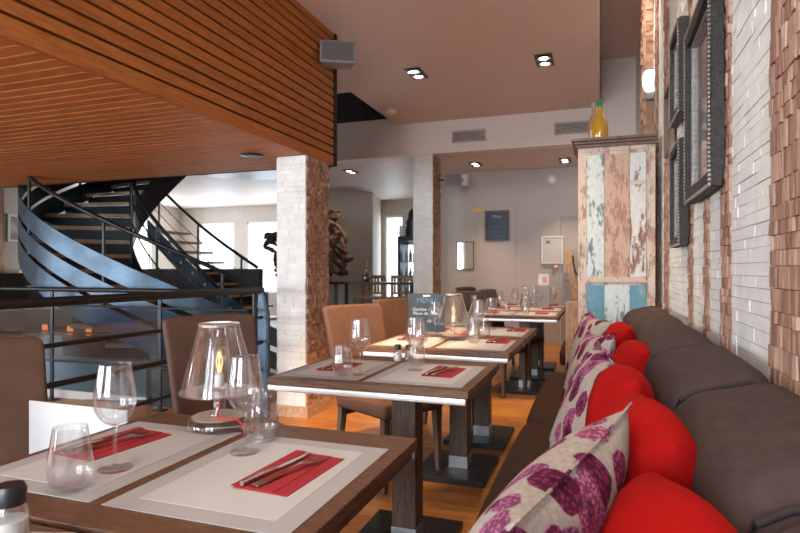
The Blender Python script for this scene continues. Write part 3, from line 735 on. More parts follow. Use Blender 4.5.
# ------------------------------------------------------------------ cushions
def pillow(name, w, h, t, mat, loc, lean, rz, label, group, roll=0, sag=0, rc=0):
    mb = MB(); n = 22; v = []; f = []
    for s in (1, -1):
        for j in range(n + 1):
            for i in range(n + 1):
                a = -1 + 2 * i / n; b = -1 + 2 * j / n
                px = a * (1 - .10 * (1 - b * b) * abs(a) ** 2) * w / 2; pz = b * (1 - .10 * (1 - a * a) * abs(b) ** 2) * h / 2
                if rc:
                    r2 = a * a + b * b or 1; k_ = 1 - rc * .28 * (2 * a * b / r2) ** 2 * min(1, r2 / 2); px *= k_; pz *= k_
                th = t / 2 * (max(0, (1 - abs(a) ** 2.6)) * max(0, (1 - abs(b) ** 2.6))) ** .48
                th *= 1 + .10 * noise.noise(Vector((a * 1.7 + w * 9, b * 1.7, loc[1] * 7 + s)))
                th *= 1 - .12 * b * (1 + sag)
                wr = .004 * noise.noise(Vector((a * 5 + loc[1], b * 5, s * 3)))
                v.append((-s * (th + (wr if th > .01 else 0)), px, pz + h / 2))
    n1 = (n + 1) ** 2
    for j in range(n):
        for i in range(n):
            q = j * (n + 1) + i; f.append((q, q + 1, q + n + 2, q + n + 1)); f.append((n1 + q, n1 + q + n + 1, n1 + q + n + 2, n1 + q + 1))
    Mx = Matrix.Rotation(R(lean), 4, 'Y') @ Matrix.Translation((0, 0, h / 2)) @ Matrix.Rotation(R(roll), 4, 'X') @ Matrix.Translation((0, 0, -h / 2))
    mb.add(v, f, Mx)
    t_ = empty(name, loc, R(rz)); tag(t_, label, 'cushion', group)
    o = mb.build('cover', mat, t_, smooth=80, sub=1)
    if mat is M['red']: return t_
    # piping seam around the rim
    pm = MB(); ring = []
    for k in range(4 * 14):
        s_, q = divmod(k, 14); e = -1 + 2 * q / 14
        a, b = [(e, -1), (1, e), (-e, 1), (-1, -e)][s_]
        k_ = 1 - rc * (1 - 1 / math.hypot(a, b))
        ring.append((0, k_ * a * (1 - .10 * (1 - b * b)) * w / 2, k_ * b * (1 - .10 * (1 - a * a)) * h / 2 + h / 2))
    ring.append(ring[0]); pm.tube([tuple(Mx @ Vector(p)) for p in ring], .0025, 6)
    pm.build('seam', mat, t_, smooth=80)
    return t_
RG = 'plain red cushions on the bench'; FG = 'plum flowered linen cushions on the bench'
pillow('red_cushion', .42, .475, .20, M['red'], (0.025, .78, .455), 11, 10, 'plain red cushion, nearest of the red ones, cut by the bottom edge', RG, 0, 0, .7)
pillow('red_cushion', .42, .505, .20, M['red'], (0.030, 1.19, .455), 8, 8, 'plain red cushion, second from the front, standing tall', RG, 3, 0, .65)
pillow('red_cushion', .42, .50, .18, M['red'], (0.020, 1.64, .455), 6, 6, 'plain red cushion, third from the front', RG, -3, 0, .6)
pillow('red_cushion', .42, .48, .17, M['red'], (0.080, 2.42, .455), 8, 8, 'plain red cushion, fourth from the front, partly hidden', RG, 0, 0, .6)
pillow('red_cushion', .42, .50, .17, M['red'], (0.050, 3.05, .455), 7, 8, 'plain red cushion, farthest of the red ones', RG, 0, 0, .6)
pillow('flowered_cushion', .54, .54, .17, M['floral'], (-.24, .90, .455), 26, -14, 'plum flowered linen cushion, nearest, in the bottom foreground', FG, 3, 0, .1)
pillow('flowered_cushion', .46, .49, .15, M['floral'], (-.115, 1.87, .455), 19, 14, 'plum flowered linen cushion, second from the front, leaning on red ones', FG, 4)
pillow('flowered_cushion', .44, .46, .14, M['floral'], (-.12, 2.75, .455), 17, 14, 'plum flowered linen cushion, third from the front', FG, -6)
pillow('flowered_cushion', .44, .47, .14, M['floral'], (-.13, 3.65, .455), 15, 20, 'plum flowered linen cushion, farthest, near the cabinet', FG, 5)

# ------------------------------------------------------------------ cabinet
CX0, CX1, CY = -.155, .375, 4.46
cab = empty('tall_cabinet', ((CX0 + CX1) / 2, CY, 0)); tag(cab, 'tall old cabinet of flaking white, pink and blue painted planks', 'cabinet')
w = (CX1 - CX0) / 2; D = .5; H = 2.13
mb = MB(); mb.box(-w + .02, w - .02, .03, D, .05, H - .03); mb.build('body', M['stile'], cab)
mb = MB(); mb.box(-w, -w + .055, 0, .06, 0, H - .02); mb.box(w - .055, w, 0, .06, 0, H - .02); mb.box(-w + .055, w - .055, 0, .045, H - .075, H - .02); mb.box(-w + .055, w - .055, 0, .045, 0, .12)
mb.build('front_frame', M['stile'], cab, bevel=.004)
mb = MB(); mb.box(-w - .03, w + .015, -.035, D, H - .02, H); mb.box(-w - .045, w + .015, -.05, D, H, H + .022); mb.box(-w - .02, w + .01, -.02, D, H - .045, H - .02); mb.build('cornice', M['framewood2'] if 'framewood2' in M else M['framewood'], cab, bevel=.005)
dr = MB(); dr.box(-w + .055, w - .055, .008, .03, 1.085, H - .075)
door_u = dr.build('door', M['stile'], cab)
px = [-w + .06, -w + .185, w - .17, w - .06]
for k, mt in enumerate(('dw1', 'dw2', 'dw3')):
    mb = MB(); mb.box(px[k] + .001, px[k + 1] - .001, -.002, .0075, 1.13, H - .10); mb.build('painted_plank', M[mt], door_u, bevel=.002)
mb = MB(); mb.box(-w + .055, w - .055, -.006, .0075, 1.09, 1.13); mb.build('rail', M['stile'], door_u, bevel=.002); mb = MB(); mb.box(w - .17, w - .06, -.006, .004, 1.80, 1.83); mb.build('rail', M['stile'], door_u, bevel=.002)
dl = MB(); dl.box(-w + .055, w - .055, .008, .03, .12, 1.083); door_l = dl.build('door', M['stile'], cab)
for k, mt in enumerate(('dw4', 'dw1', 'dw4')):
    mb = MB(); mb.box(px[k] + .001, px[k + 1] - .001, -.002, .0075, .15, 1.07); mb.build('painted_plank', M[mt], door_l, bevel=.002)
# bottles on top
def bottle(name, loc, body, cap, label, sc=1, lab=True, wide=False):
    t = empty(name, loc); tag(t, label, 'bottle', 'liqueur bottles'); k = sc
    if wide: pr = [(0, 0), (.044, 0), (.048, .01), (.050, .07), (.046, .11), (.030, .145), (.017, .17), (.0145, .19), (.0145, .225)]
    else: pr = [(0, 0), (.034, 0), (.037, .01), (.037, .14), (.030, .165), (.015, .195), (.0135, .21), (.0135, .25)]
    mb = MB(); mb.lathe([(r * k, z * k) for r, z in pr], 32); mb.build('glass_body', body, t, smooth=50)
    zt = pr[-1][1] * k; mb = MB(); mb.lathe([(.0155 * k, zt - .012), (.0165 * k, zt + .03 * k), (.014 * k, zt + .034 * k), (0, zt + .034 * k)], 24); mb.build('cap', cap, t, smooth=40)
    if lab:
        R_ = pr[3][0] * k + .0012; mb = MB(); n = 20; z0, z1 = .03 * k, .085 * k
        v = [(R_ * math.cos(R(-130 + i * 80 / n)), R_ * math.sin(R(-130 + i * 80 / n)), z) for z in (z0, z1) for i in range(n + 1)]
        mb.add(v, [(i, i + 1, i + n + 2, i + n + 1) for i in range(n)]); mb.build('label', M['label'], t)
    return t
bottle('liqueur_bottle', (-.045, 4.60, H + .023), M['rose'], M['greyplastic'], 'slim rose liqueur bottle with grey cap on the cabinet', 1.08)
bottle('liqueur_bottle', (.0, 4.52, H + .023), M['liqueur_fill'], M['greencap'], 'round golden liqueur bottle with green cap on the cabinet', 1.15, False, True)

# ------------------------------------------------------------------ framed pictures on the brick wall
def frame(y0, y1, z0, z1, label, wd=.055, wood_=False, pic='picture', th=.045):
    X = WX - .022; t = empty('framed_picture', (X, (y0 + y1) / 2, (z0 + z1) / 2)); tag(t, label, 'picture', 'framed pictures on the brick wall')
    a, b = (y1 - y0) / 2, (z1 - z0) / 2; fm = M['framewood'] if wood_ else M['frame']
    mb = MB()
    def ring(a, b, wd, x0, x1):
        mb.box(x0, x1, -a, a, -b, -b + wd); mb.box(x0, x1, -a, a, b - wd, b); mb.box(x0, x1, -a, -a + wd, -b + wd, b - wd); mb.box(x0, x1, a - wd, a, -b + wd, b - wd)
    ring(a, b, wd * .75, -th, 0); mb.build('frame', fm, t, bevel=.006)
    mb = MB(); ring(a - wd * .45, b - wd * .45, wd * .55, -th * .6, -.003)
    if not wood_:
        # carved beading
        n = int((2 * a) / .016); m_ = int((2 * b) / .016)
        for i in range(n):
            y = -a + (i + .5) * 2 * a / n
            for z in (-b + .006, b - .006): mb.box(-th - .005, -th + .004, y - .005, y + .005, z - .005, z + .005)
        for i in range(m_):
            z = -b + (i + .5) * 2 * b / m_
            for y in (-a + .006, a - .006): mb.box(-th - .005, -th + .004, y - .005, y + .005, z - .005, z + .005)
    mb.build('beading', M['framesilver'] if not wood_ else M['framewood'], t)
    mb = MB(); mb.box(-.012, -.006, -a + wd * .9, a - wd * .9, -b + wd * .9, b - wd * .9); mb.build('print', M[pic], t)
    mb = MB(); mb.box(-.0155, -.013, -a + wd * .9, a - wd * .9, -b + wd * .9, b - wd * .9); mb.build('glass', M['pane'], t)
    return t
frame(2.25, 2.87, 1.475, 2.23, 'large carved dark frame, the nearest picture on the brick wall', .075)
frame(3.10, 3.47, 1.96, 2.43, 'carved dark frame hanging highest, behind the largest one', .06, pic='picture2')
frame(3.08, 3.47, 1.30, 1.83, 'carved dark frame hanging lowest on the brick wall', .06, pic='picture2')
frame(3.64, 3.94, 1.88, 2.28, 'thin brown wooden frame, farthest picture on the brick wall', .03, True, 'picture2', .03)
# wall lamp over the near frame and white sconce on the far pilaster
t = empty('wall_lamp', (WX - .02, 2.10, 2.17)); tag(t, 'tan wooden wall lamp at the top edge above the large frame', 'lamp')
mb = MB(); mb.box(-.06, 0, -.035, .035, -.02, .06); mb.build('bracket', M['oldwood'], t, bevel=.008)
mb = MB(); mb.lathe([(.03, 0), (.042, .03), (.045, .10), (.03, .12), (0, .12)], 24, Matrix.Translation((-.07, 0, -.045))); mb.build('lamp_shade', M['oldwood'], t, smooth=50)
t = empty('wall_sconce', (.385, 5.17, 2.72)); tag(t, 'small white glass sconce on the brick pilaster above the cabinet', 'lamp')
mb = MB(); mb.lathe([(0, -.08), (.035, -.07), (.055, -.02), (.058, .05), (.04, .095), (0, .105)], 24, Matrix.Translation((0, -.07, 0))); mb.build('lamp_shade', M['warmlamp'], t, smooth=60)
mb = MB(); mb.box(-.03, .03, -.06, .01, -.13, -.07); mb.build('bracket', M['greyplastic'], t, bevel=.004)

# ------------------------------------------------------------------ speakers and small ceiling things
def speaker(loc, w, h, d, rz, tilt, body, grille, label):
    t = empty('loudspeaker', loc, rz); tag(t, label, 'loudspeaker', 'hanging loudspeakers')
    Mx = Matrix.Rotation(tilt, 4, 'X')
    mb = MB(); v = [(sx * w / 2 * (1 if fr else .8), (-d / 2 if fr else d / 2), sz * h / 2 * (1 if fr else .8)) for fr in (1, 0) for sx, sz in ((-1, -1), (1, -1), (1, 1), (-1, 1))]
    mb.add(v, [(0, 1, 2, 3), (7, 6, 5, 4), (0, 4, 5, 1), (1, 5, 6, 2), (2, 6, 7, 3), (3, 7, 4, 0)], Mx); mb.build('cabinet', body, t, bevel=.012, seg=3)
    mb = MB(); mb.box(-w / 2 + .02, w / 2 - .02, -d / 2 - .006, -d / 2 - .001, -h / 2 + .02, h / 2 - .02, Mx); mb.build('grille', grille, t, bevel=.003)
    mb = MB(); mb.tube([(0, d / 2 - .03, 0), (0, d / 2 + .06, .01)], .014); mb.build('bracket', M['black'], t)
    return t
speaker((-2.09, 4.36, 2.985), .30, .20, .16, R(28), R(-8), M['greyplastic'], M['grille'], 'grey loudspeaker fixed on the orange wood cladding')
sp = speaker((-2.0, 7.98, 2.47), .26, .18, .18, R(16), R(0), M['greyplastic'], M['grille'], 'dark grey loudspeaker hanging beside the far brick column')
mb = MB(); mb.tube([(-.20, -.02, .0), (-.10, 0, 0)], .015); mb.build('wall_arm', M['black'], sp)
mb = MB(); mb.box(-.10, .10, -.16, 0, -.09, .09); mb.mi = 1; mb.box(-.03, .03, -.162, -.158, -.03, .03)
tag(mb.build('alarm_box', [M['white'], M['greyplastic']], bevel=.008, loc=(-2.16, 9.385, 2.66)), 'white box on the grey wall beside the dark loudspeaker', 'alarm box')
mb = MB(); mb.lathe([(0, .03), (.06, .03), (.075, 0), (.06, -.03), (.03, -.045), (0, -.045)], 32)
tag(mb.build('smoke_detector', M['white'], smooth=50, loc=(-2.55, 6.9, 3.229)), 'round white smoke detector on the ceiling near the dark stairwell gap', 'smoke detector')
mb = MB(); mb.lathe([(0, .0), (.075, .0), (.075, .025), (.05, .05), (0, .055)], 32, Matrix.Rotation(R(90), 4, 'X'))
tag(mb.build('wall_detector', M['white'], smooth=50, loc=(-.72, 9.399, 2.62)), 'round white detector high on the grey wall', 'detector')
t = empty('recessed_light', (-2.62, 3.9, ZB)); tag(t, 'round black recessed light in the slatted wood underside', 'ceiling light')
mb = MB(); mb.lathe([(.0, -.012), (.065, -.012), (.09, -.006), (.092, 0)], 32); mb.build('ring', M['black'], t, smooth=50)
mb = MB(); mb.lathe([(0, -.018), (.045, -.018), (.05, -.012)], 24); mb.build('lens', M['greyplastic'], t, smooth=50)

# ------------------------------------------------------------------ things on the grey wall
def text(s, size, mat, parent, loc, rot=(R(90), 0, 0), align='CENTER', shear=0, name='lettering', th=.0006):
    cu = bpy.data.curves.new(name, 'FONT'); cu.body = s; cu.size = size; cu.align_x = align; cu.extrude = th; cu.shear = shear
    o = bpy.data.objects.new(name, cu); C.objects.link(o); dg = bpy.context.evaluated_depsgraph_get()
    me = bpy.data.meshes.new_from_object(o.evaluated_get(dg)); bpy.data.objects.remove(o)
    me.materials.clear(); me.materials.append(mat); o = bpy.data.objects.new(name, me); C.objects.link(o)
    o.parent = parent; o.location = loc; o.rotation_euler = rot; return o
def wallpic(name, x, z, w, h, label, cat, fr, face, fw=.02):
    t = empty(name, (x, 9.387, z)); tag(t, label, cat); a, b = w / 2, h / 2
    mb = MB(); mb.box(-a, a, -.02, 0, -b, -b + fw); mb.box(-a, a, -.02, 0, b - fw, b); mb.box(-a, -a + fw, -.02, 0, -b + fw, b - fw); mb.box(a - fw, a, -.02, 0, -b + fw, b - fw); mb.build('frame', fr, t, bevel=.002)
    mb = MB(); mb.box(-a + fw, a - fw, -.010, -.001, -b + fw, b - fw); mb.build('panel', face, t); return t
bd = wallpic('menu_blackboard', -1.60, 1.91, .40, .50, 'framed blackboard with chalk writing hanging on the grey wall', 'blackboard', M['framewood'], M['slate'])
for k, (s, sz) in enumerate((('Menu', .07), ('Entrée  Plat', .045), ('Plat  Dessert', .045), ('Entrée  Plat  Dessert', .034), ('Café gourmand', .04))):
    text(s, sz, M['paleblue'] if k else M['chalk'], bd, (0, -.0112, .13 - k * .08))
mr = wallpic('framed_mirror', -2.13, 1.42, .29, .47, 'narrow mirror reflecting a bright window, lowest on the grey wall', 'mirror', M['framewood'], M['mirror'] if 'mirror' in M else M['chrome'], .012)
pp = wallpic('framed_poster', -.72, 1.50, .34, .44, 'white framed poster on the grey wall left of the door', 'poster', M['white'], M['paper'])
mb = MB(); mb.box(-.10, -.03, -.0115, -.0105, .10, .15); mb.build('print_mark', M['greyplastic'], pp)
mb = MB(); mb.box(-.05, .05, -.035, 0, -.045, .045); mb.mi = 1; mb.box(-.028, .028, -.038, -.034, -.02, .02)
M['alarmred'] = plain('pale_red_plastic', (.42, .12, .11), .5)
tag(mb.build('fire_alarm_button', [M['alarmred'], M['white']], bevel=.004, loc=(-.665, 9.398, 1.235)), 'small red and white alarm button below the white poster', 'alarm button')
mb = MB(); mb.box(-.045, .045, -.012, 0, -.045, .045); mb.box(-.025, .025, -.017, -.011, -.03, .03)
tag(mb.build('light_switch', M['white'], bevel=.003, loc=(-.665, 9.398, .86)), 'white light switch low on the grey wall', 'switch')
mb = MB(); mb.add([(-.08, 0, -.035), (.08, 0, -.035), (.06, 0, .02), (.0, 0, .05), (-.06, 0, .02), (-.08, -.003, -.035), (.08, -.003, -.035), (.06, -.003, .02), (0, -.003, .05), (-.06, -.003, .02)], [(5, 6, 7, 8, 9), (0, 1, 6, 5), (1, 2, 7, 6), (2, 3, 8, 7), (3, 4, 9, 8), (4, 0, 5, 9)])
tag(mb.build('warning_sticker', M['yellow'], loc=(-1.92, 9.386, 2.19)), 'small yellow warning sticker above the panel seam on the grey wall', 'sticker')
# leaning plank
t = empty('leaning_plank', (-.30, 8.9, 0)); tag(t, 'long rough wooden plank leaning against the door frame', 'plank')
mb = MB(); mb.taper((.13, -.1, .0), (.07, .025), (-.19, .36, 1.5), (.055, .02)); mb.build('board', M['oldwood'], t, bevel=.006)
mb = MB(); mb.tube([(.075, .10, .75), (.05, .13, .95), (.03, .16, 1.05), (-.06, .20, 1.15), (-.1, .28, 1.4)], .012, 6); mb.lathe([(0, -.05), (.045, -.03), (.05, .02), (0, .05)], 16, Matrix.Translation((.05, .09, 1.08))); mb.build('black_hook', M['black'], t, smooth=60)

# things on the rear tables: tall glass carafes and a card holder
def make_carafe():
    t = empty('carafe'); tag(t, '', 'carafe', 'glass carafes on the rear tables')
    out = [(0, 0), (.040, 0), (.046, .01), (.045, .06), (.035, .12), (.020, .17), (.017, .20), (.024, .25)]
    mb = MB(); mb.lathe(out + [(.022, .25), (.015, .20), (.018, .17), (.033, .12), (.043, .06), (.042, .012), (0, .008)], 36, cap=False); mb.build('body', M['glass'], t, smooth=60)
    mb = MB(); mb.lathe([(0, .0085), (.0415, .0125), (.0425, .06), (.037, .095), (0, .095)], 32); mb.build('water', M['pane'], t, smooth=60); return t
ca = make_carafe(); ca.location = (-.72, 6.72, TZ); ca['label'] = 'clear carafe beside the card holder on the rear tables'
dup(ca, (-.84, 6.8, TZ), 0, 'clear carafe left of the card holder on the rear tables')
dup(ca, (-.86, 4.06, TZ), 0, 'clear carafe on the joined table behind the farther lamp')
t = empty('card_holder', (-.60, 6.58, TZ)); tag(t, 'grey stand holding a small pink and white card on the rear tables', 'card holder')
mb = MB(); mb.box(-.055, .055, -.03, .03, 0, .012); mb.box(-.07, .07, -.008, .008, .012, .26); mb.build('stand', M['greyplastic'], t, bevel=.003)
mb = MB(); mb.box(-.058, .058, -.0025, .0025, .262, .385); c_ = mb.build('card', M['paper'], t)
M['pink'] = plain('pink_print', (.65, .28, .28), .6)
mb = MB(); mb.box(-.01, .04, -.0032, -.0026, .28, .35); mb.build('print', M['pink'], c_)
# chalkboard on the joined table
t = empty('table_chalkboard', (-1.125, 3.76, TZ), R(14)); tag(t, 'blue-black chalkboard menu with handwriting standing on the joined tables', 'chalkboard')
mb = MB(); mb.box(-.125, .125, -.006, .006, .004, .268); mb.build('board', M['slate'], t, bevel=.002)
mb = MB(); mb.box(-.09, -.06, -.04, .04, 0, .004); mb.box(.06, .09, -.04, .04, 0, .004); mb.build('foot', M['black'], t)
mb = MB(); mb.box(-.025, .025, -.0085, -.0063, .248, .258); mb.build('title_plate', M['white'], t)
text('MENU', .05, M['paleblue'], t, (0, -.0065, .205))
text('Gambas de Thaï', .031, M['chalk'], t, (.0, -.0065, .150), shear=.3)
text('Pièce de viande', .031, M['chalk'], t, (.0, -.0065, .122), shear=.3)
text('16 €', .034, M['chalk'], t, (.03, -.0065, .07), shear=.3)

# ------------------------------------------------------------------ spiral staircase
SC = Vector((-4.69, 5.85, 0)); RO, RI = 1.86, .78; PIT = .0146
def hz(phi): return 1.94 + (-127 - phi) * PIT
def helix(r, off, p0, p1, n=70, zmax=9):
    out = []
    for i in range(n + 1):
        p = p0 + (p1 - p0) * i / n; out.append((r * math.cos(R(p)), r * math.sin(R(p)), min(hz(p) + off, zmax)))
    return out
M['riser'] = plain('dark_blue_riser', (.02, .028, .038), .5, .3)
mb = MB(); mb.box(-10.55, -5.2, 7.95, 8.05, 0, 1.2); struct(mb.build('wall_low_shade', M['darkroom']))  # dark partition added to keep the view under the stair black
st = empty('spiral_staircase', SC); tag(st, 'curving blue-grey steel staircase with wooden treads behind the black railing', 'staircase')
def band(r, off, hgt, p0, p1, name, mat, th=.012, n=80):
    mb = MB(); v = []; f = []
    pts = [(p0 + (p1 - p0) * i / n) for i in range(n + 1)]
    for p in pts:
        z = hz(p) + off
        for rr, zz in ((r, z - hgt / 2), (r + th, z - hgt / 2), (r + th, z + hgt / 2), (r, z + hgt / 2)):
            v.append((rr * math.cos(R(p)), rr * math.sin(R(p)), max(zz, 0.004)))
    for i in range(n):
        for k in range(4): f.append((i * 4 + k, i * 4 + (k + 1) % 4, i * 4 + 4 + (k + 1) % 4, i * 4 + 4 + k))
    f += [(3, 2, 1, 0), tuple(n * 4 + k for k in range(4))]; mb.add(v, f); return mb.build(name, mat, st, smooth=40)
for off, hg in ((0, .19), (-.235, .17), (-.49, .25)): band(RO, off, hg, -14, -250, 'steel_band', M['steelblue'])
band(RI - .012, -.62, .42, -30, -250, 'inner_stringer', M['darksteel'])
tr0 = -127 + (1.34 - .17) / PIT
k = 0
while True:
    z = .17 * (k + 1); phi = -127 - (z - 1.34) / PIT
    if z > 3.0: break
    mb = MB(); a0, a1 = R(phi + 6.2), R(phi - 7.2); v = []; n = 6
    for zz in (z - .042, z):
        for rr in (RI, RO):
            for i in range(n + 1):
                a = a0 + (a1 - a0) * i / n; v.append((rr * math.cos(a), rr * math.sin(a), zz))
    q = n + 1; f = []
    for i in range(n): f += [(i, q + i, q + i + 1, i + 1), (2 * q + i, 2 * q + i + 1, 3 * q + i + 1, 3 * q + i), (i, i + 1, 2 * q + i + 1, 2 * q + i), (q + i, 3 * q + i, 3 * q + i + 1, q + i + 1)]
    f += [(0, 2 * q, 3 * q, q), (n, q + n, 3 * q + n, 2 * q + n)]
    mb.add(v, f); mb.build('tread', M['tread'], st)
    a = a1 + .015; mb = MB(); ca_, sa_ = math.cos(a), math.sin(a); zt = z + .125
    mb.add([(RI * ca_, RI * sa_, z), (RO * ca_, RO * sa_, z), (RO * ca_, RO * sa_, zt), (RI * ca_, RI * sa_, zt), (RI * ca_ + .006 * sa_, RI * sa_ - .006 * ca_, z), (RO * ca_ + .006 * sa_, RO * sa_ - .006 * ca_, z), (RO * ca_ + .006 * sa_, RO * sa_ - .006 * ca_, zt), (RI * ca_ + .006 * sa_, RI * sa_ - .006 * ca_, zt)], [(0, 1, 2, 3), (7, 6, 5, 4), (0, 4, 5, 1), (1, 5, 6, 2), (2, 6, 7, 3), (3, 7, 4, 0)])
    mb.build('riser', M['riser'], st); k += 1
mb = MB(); mb.tube(helix(RO + .006, .42, -40, -250), .021, 10); mb.build('outer_handrail', M['blackrail'], st, smooth=60)
mb = MB(); mb.tube(helix(RI, .36, -30, -250, 60), .021, 10); mb.build('inner_handrail', M['blackrail'], st, smooth=60)
for off in (.12, -.12):
    mb = MB(); mb.tube(helix(RI, off, -30, -240, 60), .009, 6); mb.build('inner_cable', M['blackrail'], st, smooth=60)
for p in range(-50, -240, -36):
    mb = MB(); x, y = (RI * math.cos(R(p)), RI * math.sin(R(p))); mb.tube([(x, y, hz(p) - .6), (x, y, hz(p) + .36)], .014); mb.build('baluster', M['blackrail'], st)
for p in range(-45, -240, -33):
    mb = MB(); x, y = ((RO - .012) * math.cos(R(p)), (RO - .012) * math.sin(R(p))); mb.tube([(x, y, max(.05, hz(p) - .6)), (x, y, hz(p) + .42)], .016); mb.build('baluster', M['blackrail'], st)
mb = MB(); mb.lathe([(0, 2.52), (1.15, 2.52), (1.16, 2.60), (0, 2.60)], 48, Matrix.Translation((.35, .35, 0))); mb.build('landing', M['darksteel'], st, smooth=40)
# white curved plinth under the outer band
mb = MB(); v = []; n = 40; f = []
for i in range(n + 1):
    p = -165 + 100 * i / n
    for rr, zz in ((RO - .08, 0), (RO + .06, 0), (RO + .06, .36), (RO - .08, .36)): v.append((rr * math.cos(R(p)), rr * math.sin(R(p)), min(zz, max(.02, hz(p) - .66) + 0) if zz else 0))
for i in range(n):
    for k in range(4): f.append((i * 4 + k, i * 4 + (k + 1) % 4, i * 4 + 4 + (k + 1) % 4, i * 4 + 4 + k))
f += [(3, 2, 1, 0), tuple(n * 4 + k for k in range(4))]; mb.add(v, f); mb.build('plinth', M['grey'], st, smooth=40)
# second flight with its own balustrade, right of and behind the spiral
t = empty('rear_stair_flight', (-4.9, 7.6, 0)); tag(t, 'blue steel side of a rear stair flight with black handrail, left of the driftwood', 'staircase')
def swp(pts, name, mat, h=.0, r=0):
    mb = MB()
    if r: mb.tube(pts, r, 10)
    else:
        v = []; f = []
        for x, y, z in pts: v += [(x, y, z - h / 2), (x, y + .015, z - h / 2), (x, y + .015, z + h / 2), (x, y, z + h / 2)]
        for i in range(len(pts) - 1):
            for k in range(4): f.append((i * 4 + k, i * 4 + (k + 1) % 4, i * 4 + 4 + (k + 1) % 4, i * 4 + 4 + k))
        f += [(3, 2, 1, 0), tuple(len(pts) * 4 - 4 + k for k in range(4))]; mb.add(v, f)
    return mb.build(name, mat, t, smooth=40)
P0 = Vector((-2.35, .1, 2.2)); P1 = Vector((.15, -.4, .62))
base = [tuple(P0.lerp(P1, q / 8) + Vector((0, 0, -.10 * math.sin(q / 8 * math.pi)))) for q in range(9)]
swp([(x, y, z - .3) for x, y, z in base], 'steel_side', M['steelblue'], .3)
swp([(x, y, z + .6) for x, y, z in base], 'handrail', M['blackrail'], r=.024)
for dz in (.15, .35): swp([(x, y, z + dz) for x, y, z in base], 'cable', M['blackrail'], r=.006)
for q in (1, 4, 7):
    x, y, z = base[q]; mb = MB(); mb.tube([(x, y, z - .2), (x, y, z + .6)], .016); mb.build('baluster', M['blackrail'], t)
for q in range(9):
    x, y, z = [a + (b - a) * (q + .5) / 9 for a, b in zip(base[0], base[-1])]
    mb = MB(); mb.box(x - .14, x + .14, y + .02, y + .8, z - .30, z - .265); mb.build('tread', M['tread'], t)

# ------------------------------------------------------------------ railings
def railing(name, p0, p1, posts, label, rails, glass=False, endpost=False):
    p0 = Vector(p0); p1 = Vector(p1); t = empty(name, p0); tag(t, label, 'railing'); d = p1 - p0; a = math.atan2(d.y, d.x); t.rotation_euler.z = a; L = d.length
    for z, r in rails:
        mb = MB(); mb.tube([(0, 0, z), (L, 0, z)], r, 12); mb.build('top_rail' if z > .95 else 'rail', M['blackrail'], t, smooth=60)
    for q in posts:
        mb = MB(); mb.box(q - .018, q + .018, -.008, .008, 0, 1.0); mb.build('post', M['blackrail'], t, bevel=.002)
        mb = MB(); mb.box(q - .05, q + .05, -.04, .04, 0, .012); mb.build('foot_plate', M['blackrail'], t, bevel=.002)
    if glass:
        for i in range(len(posts) - 1):
            mb = MB(); mb.box(posts[i] + .03, posts[i + 1] - .03, -.004, .004, .10, .84); mb.build('glass_panel', M['tealglass'], t)
    return t
railing('stair_railing', (-10.3, 3.84, 0), (-2.62, 3.84, 0), [.1, 1.5, 2.9, 4.3, 5.6, 6.82], 'black metal railing running across in front of the staircase', [(1.005, .02), (.86, .011), (.62, .009), (.36, .009)], True)
railing('side_railing', (-2.64, .55, 0), (-2.56, 3.95, 0), [.1, 3.3], 'black metal railing running back from the chairs to the brick column', [(1.02, .025), (.80, .013), (.60, .016), (.38, .011)])
t = empty('railing_end_post', (-2.56, 3.99, 0)); tag(t, 'flat steel end post of the railing against the brick column', 'post')
mb = MB(); mb.box(-.06, .03, -.01, .01, 0, 1.0); mb.build('flat_bar', M['steelblue'], t, bevel=.002)
mb = MB(); mb.tube([(.045, -.02, 0), (.045, -.02, .82), (.0, -.02, 1.0)], .016); mb.build('round_bar', M['teal'], t, smooth=60)

# ------------------------------------------------------------------ driftwood tree
def skinned(name, chains, mat, parent=None, loc=(0, 0, 0)):
    vs, es, rs = [], [], []
    for ch in chains:
        idx = []
        for p, r in ch:
            hit = None
            for i, q in enumerate(vs):
                if (Vector(q) - Vector(p)).length < 1e-5: hit = i
            if hit is None: vs.append(p); rs.append(r); hit = len(vs) - 1
            idx.append(hit)
        es += list(zip(idx, idx[1:]))
    me = bpy.data.meshes.new(name); me.from_pydata(vs, es, []); o = bpy.data.objects.new(name, me); C.objects.link(o); o.location = loc
    if parent: o.parent = parent
    me.materials.append(mat)
    sk = o.modifiers.new('skin', 'SKIN'); layer = me.skin_vertices[0] if me.skin_vertices else None
    if layer is None:
        bm = bmesh.new(); bm.from_mesh(me); bm.verts.layers.skin.verify(); bm.to_mesh(me); bm.free(); layer = me.skin_vertices[0]
    for i, r in enumerate(rs): layer.data[i].radius = (r, r * .8)
    layer.data[0].use_root = True
    sb = o.modifiers.new('sub', 'SUBSURF'); sb.levels = 1; sb.render_levels = 2
    tx = bpy.data.textures.new(name + '_rough', 'CLOUDS'); tx.noise_scale = .12
    dm = o.modifiers.new('rough', 'DISPLACE'); dm.texture = tx; dm.strength = .07
    return o
rd = random.Random(5)
chains = []
DC = Vector((0, 0, 1.55)); DR = Vector((1.0, .35, .80))
